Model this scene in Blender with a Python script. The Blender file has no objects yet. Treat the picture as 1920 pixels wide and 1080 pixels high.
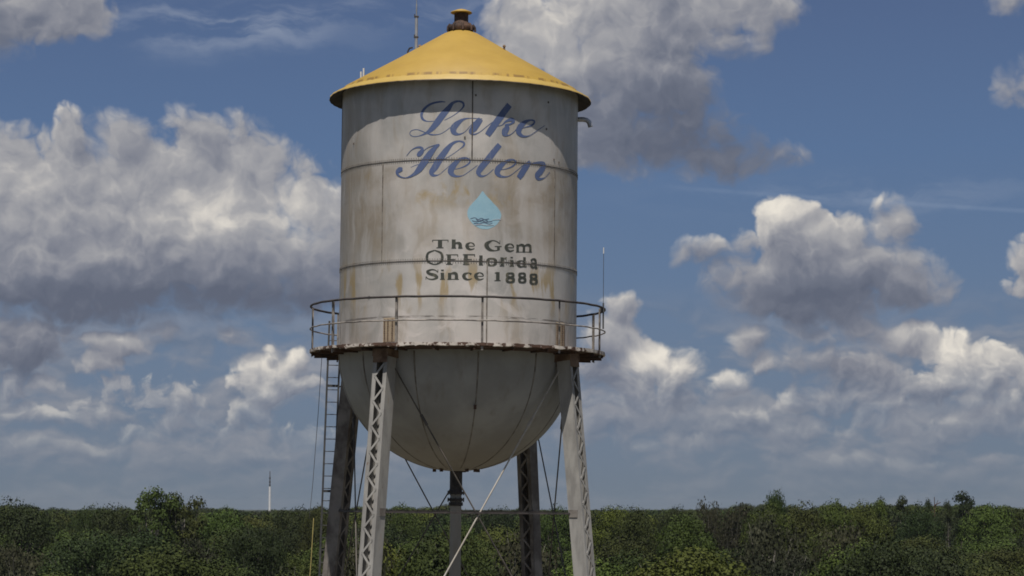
import bpy, math, random
import numpy as np
from mathutils import Vector, Matrix

sc = bpy.context.scene
COL = sc.collection
R = math.radians
PI = math.pi

# ------------------------------------------------------------------ camera
EYE = Vector((0.0, 0.0, 23.0))
PITCH = 5.168
cam_d = bpy.data.cameras.new('camera')
cam = bpy.data.objects.new('camera', cam_d)
COL.objects.link(cam)
cam.location = EYE
cam.rotation_euler = (R(90 + PITCH), 0, 0)
cam_d.sensor_width = 36
cam_d.lens = 84.375
cam_d.clip_start = 0.5
cam_d.clip_end = 60000
sc.camera = cam

# ------------------------------------------------------------------ exposure
sc.view_settings.view_transform = 'Standard'
sc.view_settings.look = 'None'
sc.view_settings.exposure = 0.0
sc.view_settings.gamma = 1.0
sc.view_settings.use_curve_mapping = False
sc.cycles.max_bounces = 5
sc.cycles.diffuse_bounces = 3
sc.cycles.transparent_max_bounces = 6
sc.cycles.pixel_filter_type = 'BLACKMAN_HARRIS'
sc.cycles.filter_width = 1.75

# ------------------------------------------------------------------ sun
SUN_EL, SUN_AZ = 65.5, 187.5      # azimuth clockwise from +Y: behind the camera
sun_d = bpy.data.lights.new('sun', 'SUN')
sun_d.energy = 4.6
sun_d.angle = R(0.53)
sun_d.color = (1.0, 0.94, 0.86)
sun = bpy.data.objects.new('sun', sun_d)
COL.objects.link(sun)
sv = Vector((math.sin(R(SUN_AZ)) * math.cos(R(SUN_EL)), math.cos(R(SUN_AZ)) * math.cos(R(SUN_EL)), math.sin(R(SUN_EL))))
sun.rotation_euler = sv.to_track_quat('Z', 'Y').to_euler()
sun.location = (0, -40, 90)


# ------------------------------------------------------------------ node helper
class NT:
    def __init__(s, tree):
        s.t = tree
        s.n = tree.nodes
        s.l = tree.links

    def node(s, typ, **kw):
        n = s.n.new(typ)
        for k, v in kw.items():
            setattr(n, k, v)
        return n

    def put(s, sock, v):
        if v is None:
            return
        if isinstance(v, bpy.types.NodeSocket):
            s.l.new(v, sock)
        else:
            sock.default_value = v

    def m(s, op, a, b=None, c=None, clamp=False):
        n = s.node('ShaderNodeMath', operation=op, use_clamp=clamp)
        for i, v in enumerate((a, b, c)):
            s.put(n.inputs[i], v)
        return n.outputs[0]

    def v(s, op, a, b=None, c=None, scale=None):
        n = s.node('ShaderNodeVectorMath', operation=op)
        for i, x in enumerate((a, b, c)):
            s.put(n.inputs[i], x)
        if scale is not None:
            s.put(n.inputs['Scale'], scale)
        return n.outputs['Value'] if op in ('DOT_PRODUCT', 'LENGTH') else n.outputs[0]

    def xyz(s, x, y, z=0.0):
        n = s.node('ShaderNodeCombineXYZ')
        for i, v in enumerate((x, y, z)):
            s.put(n.inputs[i], v)
        return n.outputs[0]

    def sep(s, v):
        n = s.node('ShaderNodeSeparateXYZ')
        s.put(n.inputs[0], v)
        return n.outputs

    def noise(s, vec, scale=5.0, detail=3.0, rough=0.5, dims='3D', col=False, dist=0.0, lac=2.0):
        n = s.node('ShaderNodeTexNoise', noise_dimensions=dims)
        s.put(n.inputs['Vector'], vec)
        s.put(n.inputs['Scale'], scale)
        s.put(n.inputs['Detail'], detail)
        s.put(n.inputs['Roughness'], rough)
        s.put(n.inputs['Lacunarity'], lac)
        s.put(n.inputs['Distortion'], dist)
        return n.outputs['Color' if col else 'Fac']

    def ramp(s, x, a, b, lo=0.0, hi=1.0, smooth=True):
        n = s.node('ShaderNodeMapRange', interpolation_type='SMOOTHSTEP' if smooth else 'LINEAR', clamp=True)
        s.put(n.inputs['Value'], x)
        s.put(n.inputs['From Min'], a)
        s.put(n.inputs['From Max'], b)
        s.put(n.inputs['To Min'], lo)
        s.put(n.inputs['To Max'], hi)
        return n.outputs[0]

    def mix(s, f, a, b, blend='MIX'):
        n = s.node('ShaderNodeMix', data_type='RGBA', blend_type=blend)
        s.put(n.inputs[0], f)
        for i, v in ((6, a), (7, b)):
            if isinstance(v, (tuple, list)) and len(v) == 3:
                v = (*v, 1.0)
            s.put(n.inputs[i], v)
        return n.outputs[2]


def srgb(r, g, b, k=1.0):
    def f(c):
        c /= 255.0
        return (c / 12.92 if c <= 0.04045 else ((c + 0.055) / 1.055) ** 2.4) * k
    return (f(r), f(g), f(b), 1.0)


# ------------------------------------------------------------------ sky and clouds (world)
world = bpy.data.worlds.new('World')
sc.world = world
world.use_nodes = True
W = NT(world.node_tree)
W.n.clear()
K = 10.0      # the Background strength is 0.1, so colours inside are ten times the radiance
tc = W.node('ShaderNodeTexCoord')
d = tc.outputs['Generated']
dx, dy, dz = W.sep(d)
az = W.m('ARCTAN2', dx, dy)
el = W.m('ARCSINE', W.m('MINIMUM', W.m('MAXIMUM', dz, -1.0), 1.0))
# cloud map: 45 units per radian; u grows to the east, v grows downwards, 9.47 at the horizon
U = W.m('MULTIPLY_ADD', az, 45.0, 9.6)
V = W.m('MULTIPLY_ADD', el, -45.0, 9.47)
P0 = W.xyz(U, V, 0.0)
sky = W.node('ShaderNodeTexSky', sky_type='NISHITA', sun_disc=False)
sky.sun_elevation = R(SUN_EL)
sky.sun_rotation = R(SUN_AZ)
sky.altitude = 20
sky.air_density = 1.0
sky.dust_density = 1.2
sky.ozone_density = 2.0

#          u      v     ru    rv    strength
BLOBS = [
    # great cumulus on the left
    (0.10, 4.2, 1.5, 1.5, 1.0), (1.30, 2.75, .42, .55, .9), (1.2, 3.7, 1.1, 1.1, 1.0), (2.35, 2.75, .5, .5, .95), (2.5, 3.6, 1.2, 1.1, 1.0),
    (3.6, 2.85, .75, .7, 1.0), (4.4, 3.6, 1.1, 1.1, 1.0), (4.9, 3.3, .6, .5, .8), (5.7, 3.9, .8, .75, 1.0), (6.4, 4.6, .8, .9, 1.0),
    (3.0, 4.8, 3.4, 1.05, 1.25), (5.0, 5.25, 1.9, .7, 1.1), (1.0, 5.3, 2.2, .68, 1.1), (6.6, 5.2, .7, .6, .9), (3.0, 4.2, 2.6, .8, 1.2),
    (6.1, 4.1, .8, .8, 1.1), (0.0, 3.8, 1.2, 1.0, 1.1), (.4, 3.2, .5, .4, .7),
    (.3, 7.2, .9, .3, .75), (3.0, 6.3, .5, .25, .6), (5.5, 6.9, .4, .3, .75), (3.4, 7.9, .7, .3, .8), (.4, 8.4, 1.2, .25, .8), (2.0, 8.5, 1.2, .2, .7), (5.2, 8.5, 1.0, .2, .7),
    (12.6, 8.3, 1.2, .25, .8), (14.8, 8.1, .9, .3, .85), (16.2, 7.1, .9, .35, .85), (16.9, 8.0, 1.0, .3, .8), (18.3, 8.0, 1.2, .3, .85), (15.7, 6.2, 1.2, .35, .75), (17.0, 6.4, .7, .35, .75), (16.0, 8.7, 1.5, .2, .7),
    # soft grey cloud top left
    (.2, .5, 1.3, .75, 1.0), (1.3, .3, .9, .6, .8), (-.9, .3, 1.5, 1.1, 1.0),
    # great cloud top right
    (10.0, .55, .8, .8, 1.1), (11.0, .3, 1.0, .9, 1.0), (12.3, .3, 1.4, 1.1, 1.0), (13.8, .35, 1.05, .75, .9), (14.7, .35, .6, .4, .6),
    (11.4, 1.6, 1.3, 1.2, 1.0), (12.6, 1.5, 1.0, .9, .9), (12.2, 2.6, 1.7, .75, .95), (14.0, 2.95, 1.1, .4, .75), (11.0, 2.5, 1.0, .8, .8),
    # cumulus right of the tank
    (14.75, 4.15, .55, .45, 1.0), (14.5, 4.6, .7, .5, 1.0), (15.7, 4.45, .85, .42, .95), (16.75, 4.3, .42, .55, 1.0), (16.6, 3.95, .15, .3, .7),
    (15.4, 5.2, 1.85, .62, 1.2), (16.9, 5.4, .95, .5, 1.0), (15.1, 5.75, 1.4, .40, 1.05), (14.0, 5.2, .5, .4, .8),
    (13.2, 4.72, .65, .32, .72), (19.4, 5.0, .55, .5, .85), (19.3, 1.8, .7, .6, .62), (19.0, .3, .5, .55, .6), (18.9, 5.4, .4, .3, .5),
    (14.0, 6.35, .42, .3, .9), (14.3, 6.85, .3, .28, .7),
    # bright low cumulus right
    (12.15, 6.75, .55, .38, 1.0), (12.7, 6.95, .7, .42, 1.0), (13.55, 7.25, .5, .3, .95), (12.0, 7.5, 1.5, .4, .85), (13.9, 7.9, .7, .3, .9), (11.6, 7.9, .9, .3, .75),
    (11.8, 5.8, .4, .4, .8), (11.4, 6.4, .8, .5, .8), (11.2, 7.2, .9, .6, .85),
    (17.75, 6.7, .5, .45, 1.0), (18.4, 7.0, .7, .45, 1.0), (19.2, 7.1, .7, .4, .95), (17.4, 7.3, .7, .35, .85), (19.0, 7.6, 1.2, .4, .8),
    (15.5, 6.8, 1.3, .5, .62), (15.4, 7.5, 1.0, .35, .78), (16.6, 7.7, .7, .3, .7),
    # low clouds on the left
    (.5, 6.5, 1.1, .55, .92), (2.35, 6.45, .9, .26, .85), (1.9, 6.85, .5, .35, .7), (2.2, 7.3, .5, .35, .75), (3.2, 7.5, .8, .4, .75),
    (5.0, 7.15, .62, .5, 1.0), (4.95, 6.62, .16, .1, .9), (4.7, 7.8, .42, .4, .85), (4.6, 6.4, .6, .3, .6), (5.6, 7.3, .5, .3, .7), (5.9, 8.2, .6, .3, .75),
    (.9, 7.8, .8, .28, .85), (1.7, 7.75, .5, .32, .85), (.1, 7.9, .7, .3, .7), (3.7, 8.2, 1.0, .25, .6), (2.6, 8.2, .8, .25, .6),
]
#  light added to (+) or taken from (-) the cloud body
TONES = [
    (2.0, 5.9, 3.6, .60, -.50), (5.0, 5.8, 2.0, .60, -.42), (6.3, 5.2, .8, .5, -.12), (4.0, 4.0, 1.0, .6, .30), (5.5, 4.0, .9, .6, .30), (.3, 3.7, .8, .6, .24), (2.6, 3.9, 2.2, .8, .14),
    (10.2, .8, 1.0, .9, .32), (11.2, .1, .9, .5, .2), (12.6, 2.4, 2.4, .9, -.48), (14.0, 3.0, 1.4, .5, -.25), (11.7, 1.2, .8, .6, .02), (13.5, 1.2, .9, .5, -.15),
    (.3, .5, 1.8, .9, -.10), (14.7, 4.1, .55, .5, .35), (15.8, 4.5, .8, .3, .16), (15.3, 5.7, 2.2, .55, -.42), (15.0, 4.95, .8, .2, -.22), (13.2, 4.7, .7, .4, -.22),
    (12.3, 6.8, .75, .45, .42), (13.2, 7.15, .6, .3, .25), (13.0, 7.6, .9, .22, -.3), (11.3, 7.0, .55, .4, -.35), (17.8, 6.7, .6, .5, .42), (18.8, 7.05, .9, .4, .25),
    (5.0, 7.1, .7, .6, .30), (2.4, 6.4, .8, .3, .2), (.4, 6.9, 1.3, .35, -.35), (1.2, 7.75, .5, .2, .28), (15.5, 7.0, 1.3, .5, -.22), (19.3, 1.6, .8, .8, -.1),
]


def qn(nt, P, c, r):
    q = nt.v('MULTIPLY_ADD', P, (1 / r[0], 1 / r[1], 0.0), (-c[0] / r[0], -c[1] / r[1], 0.0))
    return nt.v('DOT_PRODUCT', q, q)


def field_group():
    g = bpy.data.node_groups.new('cloud_field', 'ShaderNodeTree')
    g.interface.new_socket('P', in_out='INPUT', socket_type='NodeSocketVector')
    g.interface.new_socket('D', in_out='OUTPUT', socket_type='NodeSocketFloat')
    g.interface.new_socket('F', in_out='OUTPUT', socket_type='NodeSocketFloat')
    t = NT(g)
    gi = t.node('NodeGroupInput')
    go = t.node('NodeGroupOutput')
    P = gi.outputs[0]
    F = -1.25
    for u, v, ru, rv, s in BLOBS:
        e = t.m('SUBTRACT', s, t.m('MULTIPLY', qn(t, P, (u, v), (ru * 1.12, rv * 1.12)), 0.9))
        F = t.m('SMOOTH_MAX', F, e, 0.22) if not isinstance(F, float) else t.m('MAXIMUM', F, e)
    n1 = t.noise(P, 0.85, 5.0, 0.50, '2D')
    n2 = t.noise(P, 2.1, 2.5, 0.45, '2D')
    D = t.m('ADD', F, t.m('MULTIPLY_ADD', n1, 1.05, -0.53))
    D = t.m('ADD', D, t.m('MULTIPLY_ADD', n2, 0.5, -0.25))
    low = t.ramp(t.sep(P)[1], 5.9, 7.6)
    n3 = t.noise(P, 2.4, 4.0, 0.55, '2D')
    D = t.m('ADD', D, t.m('MULTIPLY', low, t.m('MULTIPLY_ADD', n3, 1.9, -1.04)))
    Pn = t.v('ADD', P, t.v('MULTIPLY_ADD', t.noise(P, 3.0, 2.0, 0.5, '2D', col=True), (0.30, 0.30, 0.0), (-0.15, -0.15, 0.0)))
    for s_, k_ in ((1.5, 0.42), (3.3, 0.22), (6.8, 0.10)):
        vo = t.node('ShaderNodeTexVoronoi', voronoi_dimensions='2D', feature='F1')
        t.put(vo.inputs['Vector'], Pn)
        t.put(vo.inputs['Scale'], s_)
        dd = vo.outputs['Distance']
        D = t.m('ADD', D, t.m('MULTIPLY_ADD', t.m('MULTIPLY', dd, dd), -k_ * 1.5, k_ * 0.34))
    t.l.new(D, go.inputs[0])
    t.l.new(F, go.inputs[1])
    return g


wn = W.noise(P0, 0.8, 4.0, 0.5, '2D', col=True)
warp = W.v('MULTIPLY_ADD', wn, (0.70, 0.60, 0.0), (-0.35, -0.30, 0.0))
P = W.v('ADD', P0, warp)
FG = field_group()


def fld(Pv):
    n = W.node('ShaderNodeGroup')
    n.node_tree = FG
    W.put(n.inputs[0], Pv)
    return n.outputs[0], n.outputs[1]


D0, F0 = fld(P)
D1, F1 = fld(W.v('ADD', P, (-0.10, -0.22, 0.0)))
relief = W.m('SUBTRACT', D0, D1)
tone = 0.0
for i, (u, v, ru, rv, s) in enumerate(TONES):
    gq = W.m('POWER', 0.30, qn(W, P, (u, v), (ru, rv)))
    tone = W.m('MULTIPLY_ADD', gq, s, tone)
soft = W.ramp(W.noise(P0, 0.35, 2.0, 0.5, '2D'), 0.35, 0.65, 0.38, 0.85)
soft = W.m('ADD', soft, W.m('MAXIMUM', W.m('MULTIPLY', tone, -0.55), 0.0))
alpha = W.ramp(D0, -0.08, soft, 0.0, 1.0)
light = W.m('MULTIPLY_ADD', relief, 0.42, W.m('ADD', tone, 0.53))
depth = W.ramp(D0, 0.1, 1.3, 0.08, -0.10, smooth=False)
light = W.m('MULTIPLY', W.m('ADD', light, depth), 0.88, clamp=True)
cr = W.node('ShaderNodeValToRGB')
W.put(cr.inputs[0], light)
els = cr.color_ramp.elements
els[0].position = 0.0
els[0].color = srgb(95, 101, 117)
els[1].position = 1.0
els[1].color = srgb(234, 227, 215)
for p_, c_ in ((0.25, (112, 117, 131)), (0.44, (138, 140, 149)), (0.66, (169, 168, 170))):
    e_ = els.new(p_)
    e_.color = srgb(*c_)
cloud_col = cr.outputs[0]
# thin high cloud streaks
st = W.noise(W.v('MULTIPLY', P, (0.35, 1.6, 1.0)), 1.1, 5.0, 0.6, '2D')
c1 = W.m('POWER', 0.25, qn(W, P, (4.1, .62), (2.3, .42)))
c2 = W.m('POWER', 0.25, qn(W, P, (8.2, .25), (3.0, .3)))
c3 = W.m('POWER', 0.25, qn(W, P, (16.0, 3.7), (3.6, .35)))
cirr = W.m('MULTIPLY', W.ramp(st, 0.40, 0.72), W.m('ADD', W.m('MULTIPLY', c1, .62), W.m('ADD', W.m('MULTIPLY', c2, .3), W.m('MULTIPLY', c3, .22))), clamp=True)
# contrail right of the tank
trail = W.m('ABSOLUTE', W.m('SUBTRACT', W.m('MULTIPLY_ADD', U, 0.085, 2.46), V))
trail = W.m('MULTIPLY', W.ramp(trail, 0.0, 0.07, 1.0, 0.0), W.m('MULTIPLY', W.ramp(U, 12.0, 14.0), W.ramp(W.noise(P0, 0.9, 3.0, 0.5, '2D'), 0.35, 0.6, 0.03, 0.15)))

# blue of the sky: physical sky pulled towards the deep, slightly hazy blue of the day
g1 = W.ramp(el, 0.0, 0.21, smooth=False)
gr = W.node('ShaderNodeValToRGB')
W.put(gr.inputs[0], g1)
e0 = gr.color_ramp.elements
e0[0].position = 0.0
e0[0].color = srgb(109, 122, 137)
e0[1].position = 1.0
e0[1].color = srgb(79, 99, 136)
for p_, c_ in ((0.2, (104, 121, 144)), (0.45, (95, 117, 148)), (0.7, (86, 111, 148))):
    e_ = e0.new(p_)
    e_.color = srgb(*c_)
base = W.mix(0.04, W.v('SCALE', gr.outputs[0], scale=K), sky.outputs[0])
# thin far deck of cloud low above the horizon
lowm = W.ramp(V, 5.2, 7.0)
ln = W.noise(W.v('MULTIPLY', P, (0.7, 1.5, 1.0)), 0.8, 4.0, 0.52, '2D')
ln2 = W.noise(W.v('MULTIPLY', W.v('ADD', P, (-0.1, -0.13, 0.0)), (0.7, 1.5, 1.0)), 0.8, 4.0, 0.52, '2D')
lowa = W.m('MULTIPLY', W.ramp(ln, 0.36, 0.56), W.m('MULTIPLY', W.m('MULTIPLY', lowm, W.ramp(V, 8.0, 9.3, 1.0, 0.3)), 0.62))
lowl = W.m('MULTIPLY_ADD', W.m('SUBTRACT', ln, ln2), 2.2, 0.34, clamp=True)
lowc = W.mix(lowl, srgb(104, 115, 133, K), srgb(176, 172, 172, K))
c = W.mix(lowa, base, lowc)
c = W.mix(cirr, c, srgb(168, 176, 190, K))
c = W.mix(trail, c, srgb(150, 165, 188, K))
fade = W.ramp(V, 6.9, 9.3, 1.0, 0.0, smooth=False)
cc = W.v('SCALE', cloud_col, scale=K)
cc = W.mix(W.m('MULTIPLY', W.m('SUBTRACT', 1.0, fade), 0.8), cc, W.v('SCALE', gr.outputs[0], scale=K * 0.98))
c = W.mix(W.m('MULTIPLY', alpha, W.ramp(V, 6.8, 9.1, 0.97, 0.06, smooth=False)), c, cc)
# the rest of the sky dome: scattered fair-weather cloud
front = W.m('MULTIPLY', W.ramp(W.m('ABSOLUTE', az), 0.26, 0.40, 1.0, 0.0), W.ramp(el, 0.25, 0.38, 1.0, 0.0))
gn = W.noise(W.v('MULTIPLY', d, (1.0, 1.0, 2.2)), 3.2, 7.0, 0.57)
gl = W.noise(W.v('MULTIPLY', W.v('ADD', d, (0.0, 0.0, 0.05)), (1.0, 1.0, 2.2)), 3.2, 4.0, 0.5)
gc = W.mix(W.m('MULTIPLY_ADD', W.m('SUBTRACT', gn, gl), 2.5, 0.5, clamp=True), srgb(80, 86, 100, K), srgb(165, 163, 160, K))
skyb = W.mix(0.15, W.v('SCALE', gr.outputs[0], scale=K * 0.7), sky.outputs[0])
rest = W.mix(W.ramp(gn, 0.50, 0.60, 0.0, 0.95), skyb, gc)
c = W.mix(front, rest, c)
c = W.mix(W.ramp(dz, -0.02, -0.002, 1.0, 0.0), c, srgb(90, 98, 100, K))
bg = W.node('ShaderNodeBackground')
W.put(bg.inputs[0], c)
bg.inputs[1].default_value = 0.1
wo = W.node('ShaderNodeOutputWorld')
W.l.new(bg.outputs[0], wo.inputs[0])
world.cycles.sampling_method = 'MANUAL'
world.cycles.sample_map_resolution = 512

# painted lettering: strokes as (angle degrees, height m, width m) on the tank wall
SCRIPT = [[(-5.61,33.803,0.018),(-8.26,33.81,0.048),(-12.28,33.759,0.06),(-15.44,33.636,0.072),(-16.88,33.484,0.078),(-16.29,33.354,0.066),(-13.99,33.286,0.023),(-10.38,33.288,0.016)],[(-5.95,33.31,0.016),(-2.45,33.413,0.016),(1.02,33.56,0.023),(2.83,33.69,0.054),(2.5,33.785,0.06),(0.53,33.825,0.048),(-2.09,33.777,0.078),(-4.25,33.623,0.144),(-6.86,33.444,0.18),(-9.48,33.241,0.18),(-12.13,33.064,0.135),(-14.82,32.961,0.06),(-18.04,32.896,0.019),(-20.87,32.892,0.019),(-22.56,32.959,0.019),(-21.86,33.047,0.018),(-19.02,33.073,0.018),(-15.29,32.993,0.023),(-12.09,32.923,0.042),(-8.52,32.927,0.018),(-5.88,32.995,0.016),(-3.27,33.11,0.018)],[(11.61,33.364,0.016),(5.87,33.368,0.019),(2.81,33.331,0.06),(-0.01,33.213,0.15),(-1.73,33.084,0.18),(-1.27,32.969,0.135),(0.7,32.926,0.048),(3.31,32.985,0.016),(5.48,33.116,0.016),(7.64,33.273,0.016)],[(10.94,33.357,0.138),(9.19,33.225,0.186),(7.68,33.094,0.186),(6.37,33.002,0.12),(7.71,32.935,0.042),(10.34,32.996,0.016),(13.44,33.145,0.016),(16.57,33.296,0.016)],[(24.83,33.791,0.168),(21.62,33.545,0.18),(18.41,33.289,0.18),(15.71,33.062,0.18),(14.15,32.924,0.15)],[(18.89,33.188,0.016),(21.21,33.23,0.016),(23.08,33.332,0.048),(25.97,33.397,0.102),(27.05,33.35,0.078),(25.5,33.273,0.042),(23.1,33.232,0.06),(23.83,33.168,0.132),(22.66,33.06,0.186),(22.43,32.977,0.12),(24.59,32.96,0.023),(27.01,33.053,0.016),(28.98,33.179,0.016)],[(29.49,33.163,0.016),(33.62,33.229,0.019),(37.42,33.31,0.054),(38.64,33.414,0.054),(36.29,33.433,0.042),(33.07,33.355,0.102),(30.5,33.212,0.168),(29.76,33.066,0.162),(32.09,32.97,0.066),(35.81,33.008,0.018),(39.73,33.148,0.018),(45.15,33.34,0.018)],[(-24.12,32.372,0.014),(-21.73,32.519,0.016),(-18.9,32.589,0.042),(-16.57,32.571,0.06),(-16.46,32.481,0.12),(-17.69,32.407,0.144),(-18.76,32.363,0.06)],[(-16.54,32.443,0.016),(-13.37,32.579,0.016),(-8.37,32.655,0.023),(-10.22,32.562,0.108),(-12.43,32.411,0.168),(-15.11,32.197,0.198),(-17.6,31.996,0.174),(-20.61,31.849,0.078),(-24.31,31.776,0.019),(-27.72,31.83,0.042),(-29.02,31.937,0.096),(-27.76,32.003,0.15),(-26.1,32.013,0.084)],[(-21.86,32.052,0.012),(-19.26,32.107,0.016),(-15.55,32.141,0.016),(-7.93,32.209,0.016),(-3.11,32.341,0.016),(1.22,32.522,0.019),(3.16,32.626,0.054),(3.02,32.708,0.054),(0.74,32.739,0.042),(-2.09,32.674,0.084),(-4.9,32.495,0.156),(-7.72,32.265,0.186),(-10.11,32.037,0.186),(-11.65,31.91,0.15),(-10.96,31.82,0.084),(-8.29,31.831,0.018),(-5.67,31.952,0.016),(-3.06,32.085,0.016)],[(-3.48,31.978,0.016),(0.45,31.994,0.018),(4.36,32.085,0.042),(6.09,32.199,0.048),(4.32,32.289,0.042),(1.27,32.235,0.09),(-1.75,32.06,0.168),(-2.68,31.906,0.168),(-0.82,31.797,0.072),(2.67,31.807,0.018),(6.14,31.939,0.016),(9.62,32.098,0.016)],[(20.14,32.685,0.144),(17.4,32.489,0.162),(14.27,32.249,0.174),(11.19,32.024,0.168),(10.1,31.894,0.132),(11.45,31.807,0.06),(14.12,31.852,0.016),(17.26,32.014,0.016)],[(17.72,31.985,0.016),(22.84,32.032,0.018),(26.68,32.125,0.042),(28.39,32.243,0.048),(26.65,32.305,0.042),(23.28,32.234,0.084),(19.79,32.048,0.168),(19.12,31.917,0.156),(20.99,31.826,0.066),(24.79,31.847,0.018),(28.69,32.005,0.016),(32.23,32.176,0.016)],[(36.39,32.295,0.102),(33.82,32.132,0.174),(31.5,31.94,0.18),(29.98,31.817,0.138)],[(32.78,32.049,0.016),(36.51,32.223,0.023),(41.65,32.299,0.066),(45.05,32.26,0.138),(42.9,32.078,0.18),(40.42,31.934,0.156),(41.74,31.851,0.078),(45.44,31.912,0.018),(49.05,32.09,0.016)]]
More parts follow.
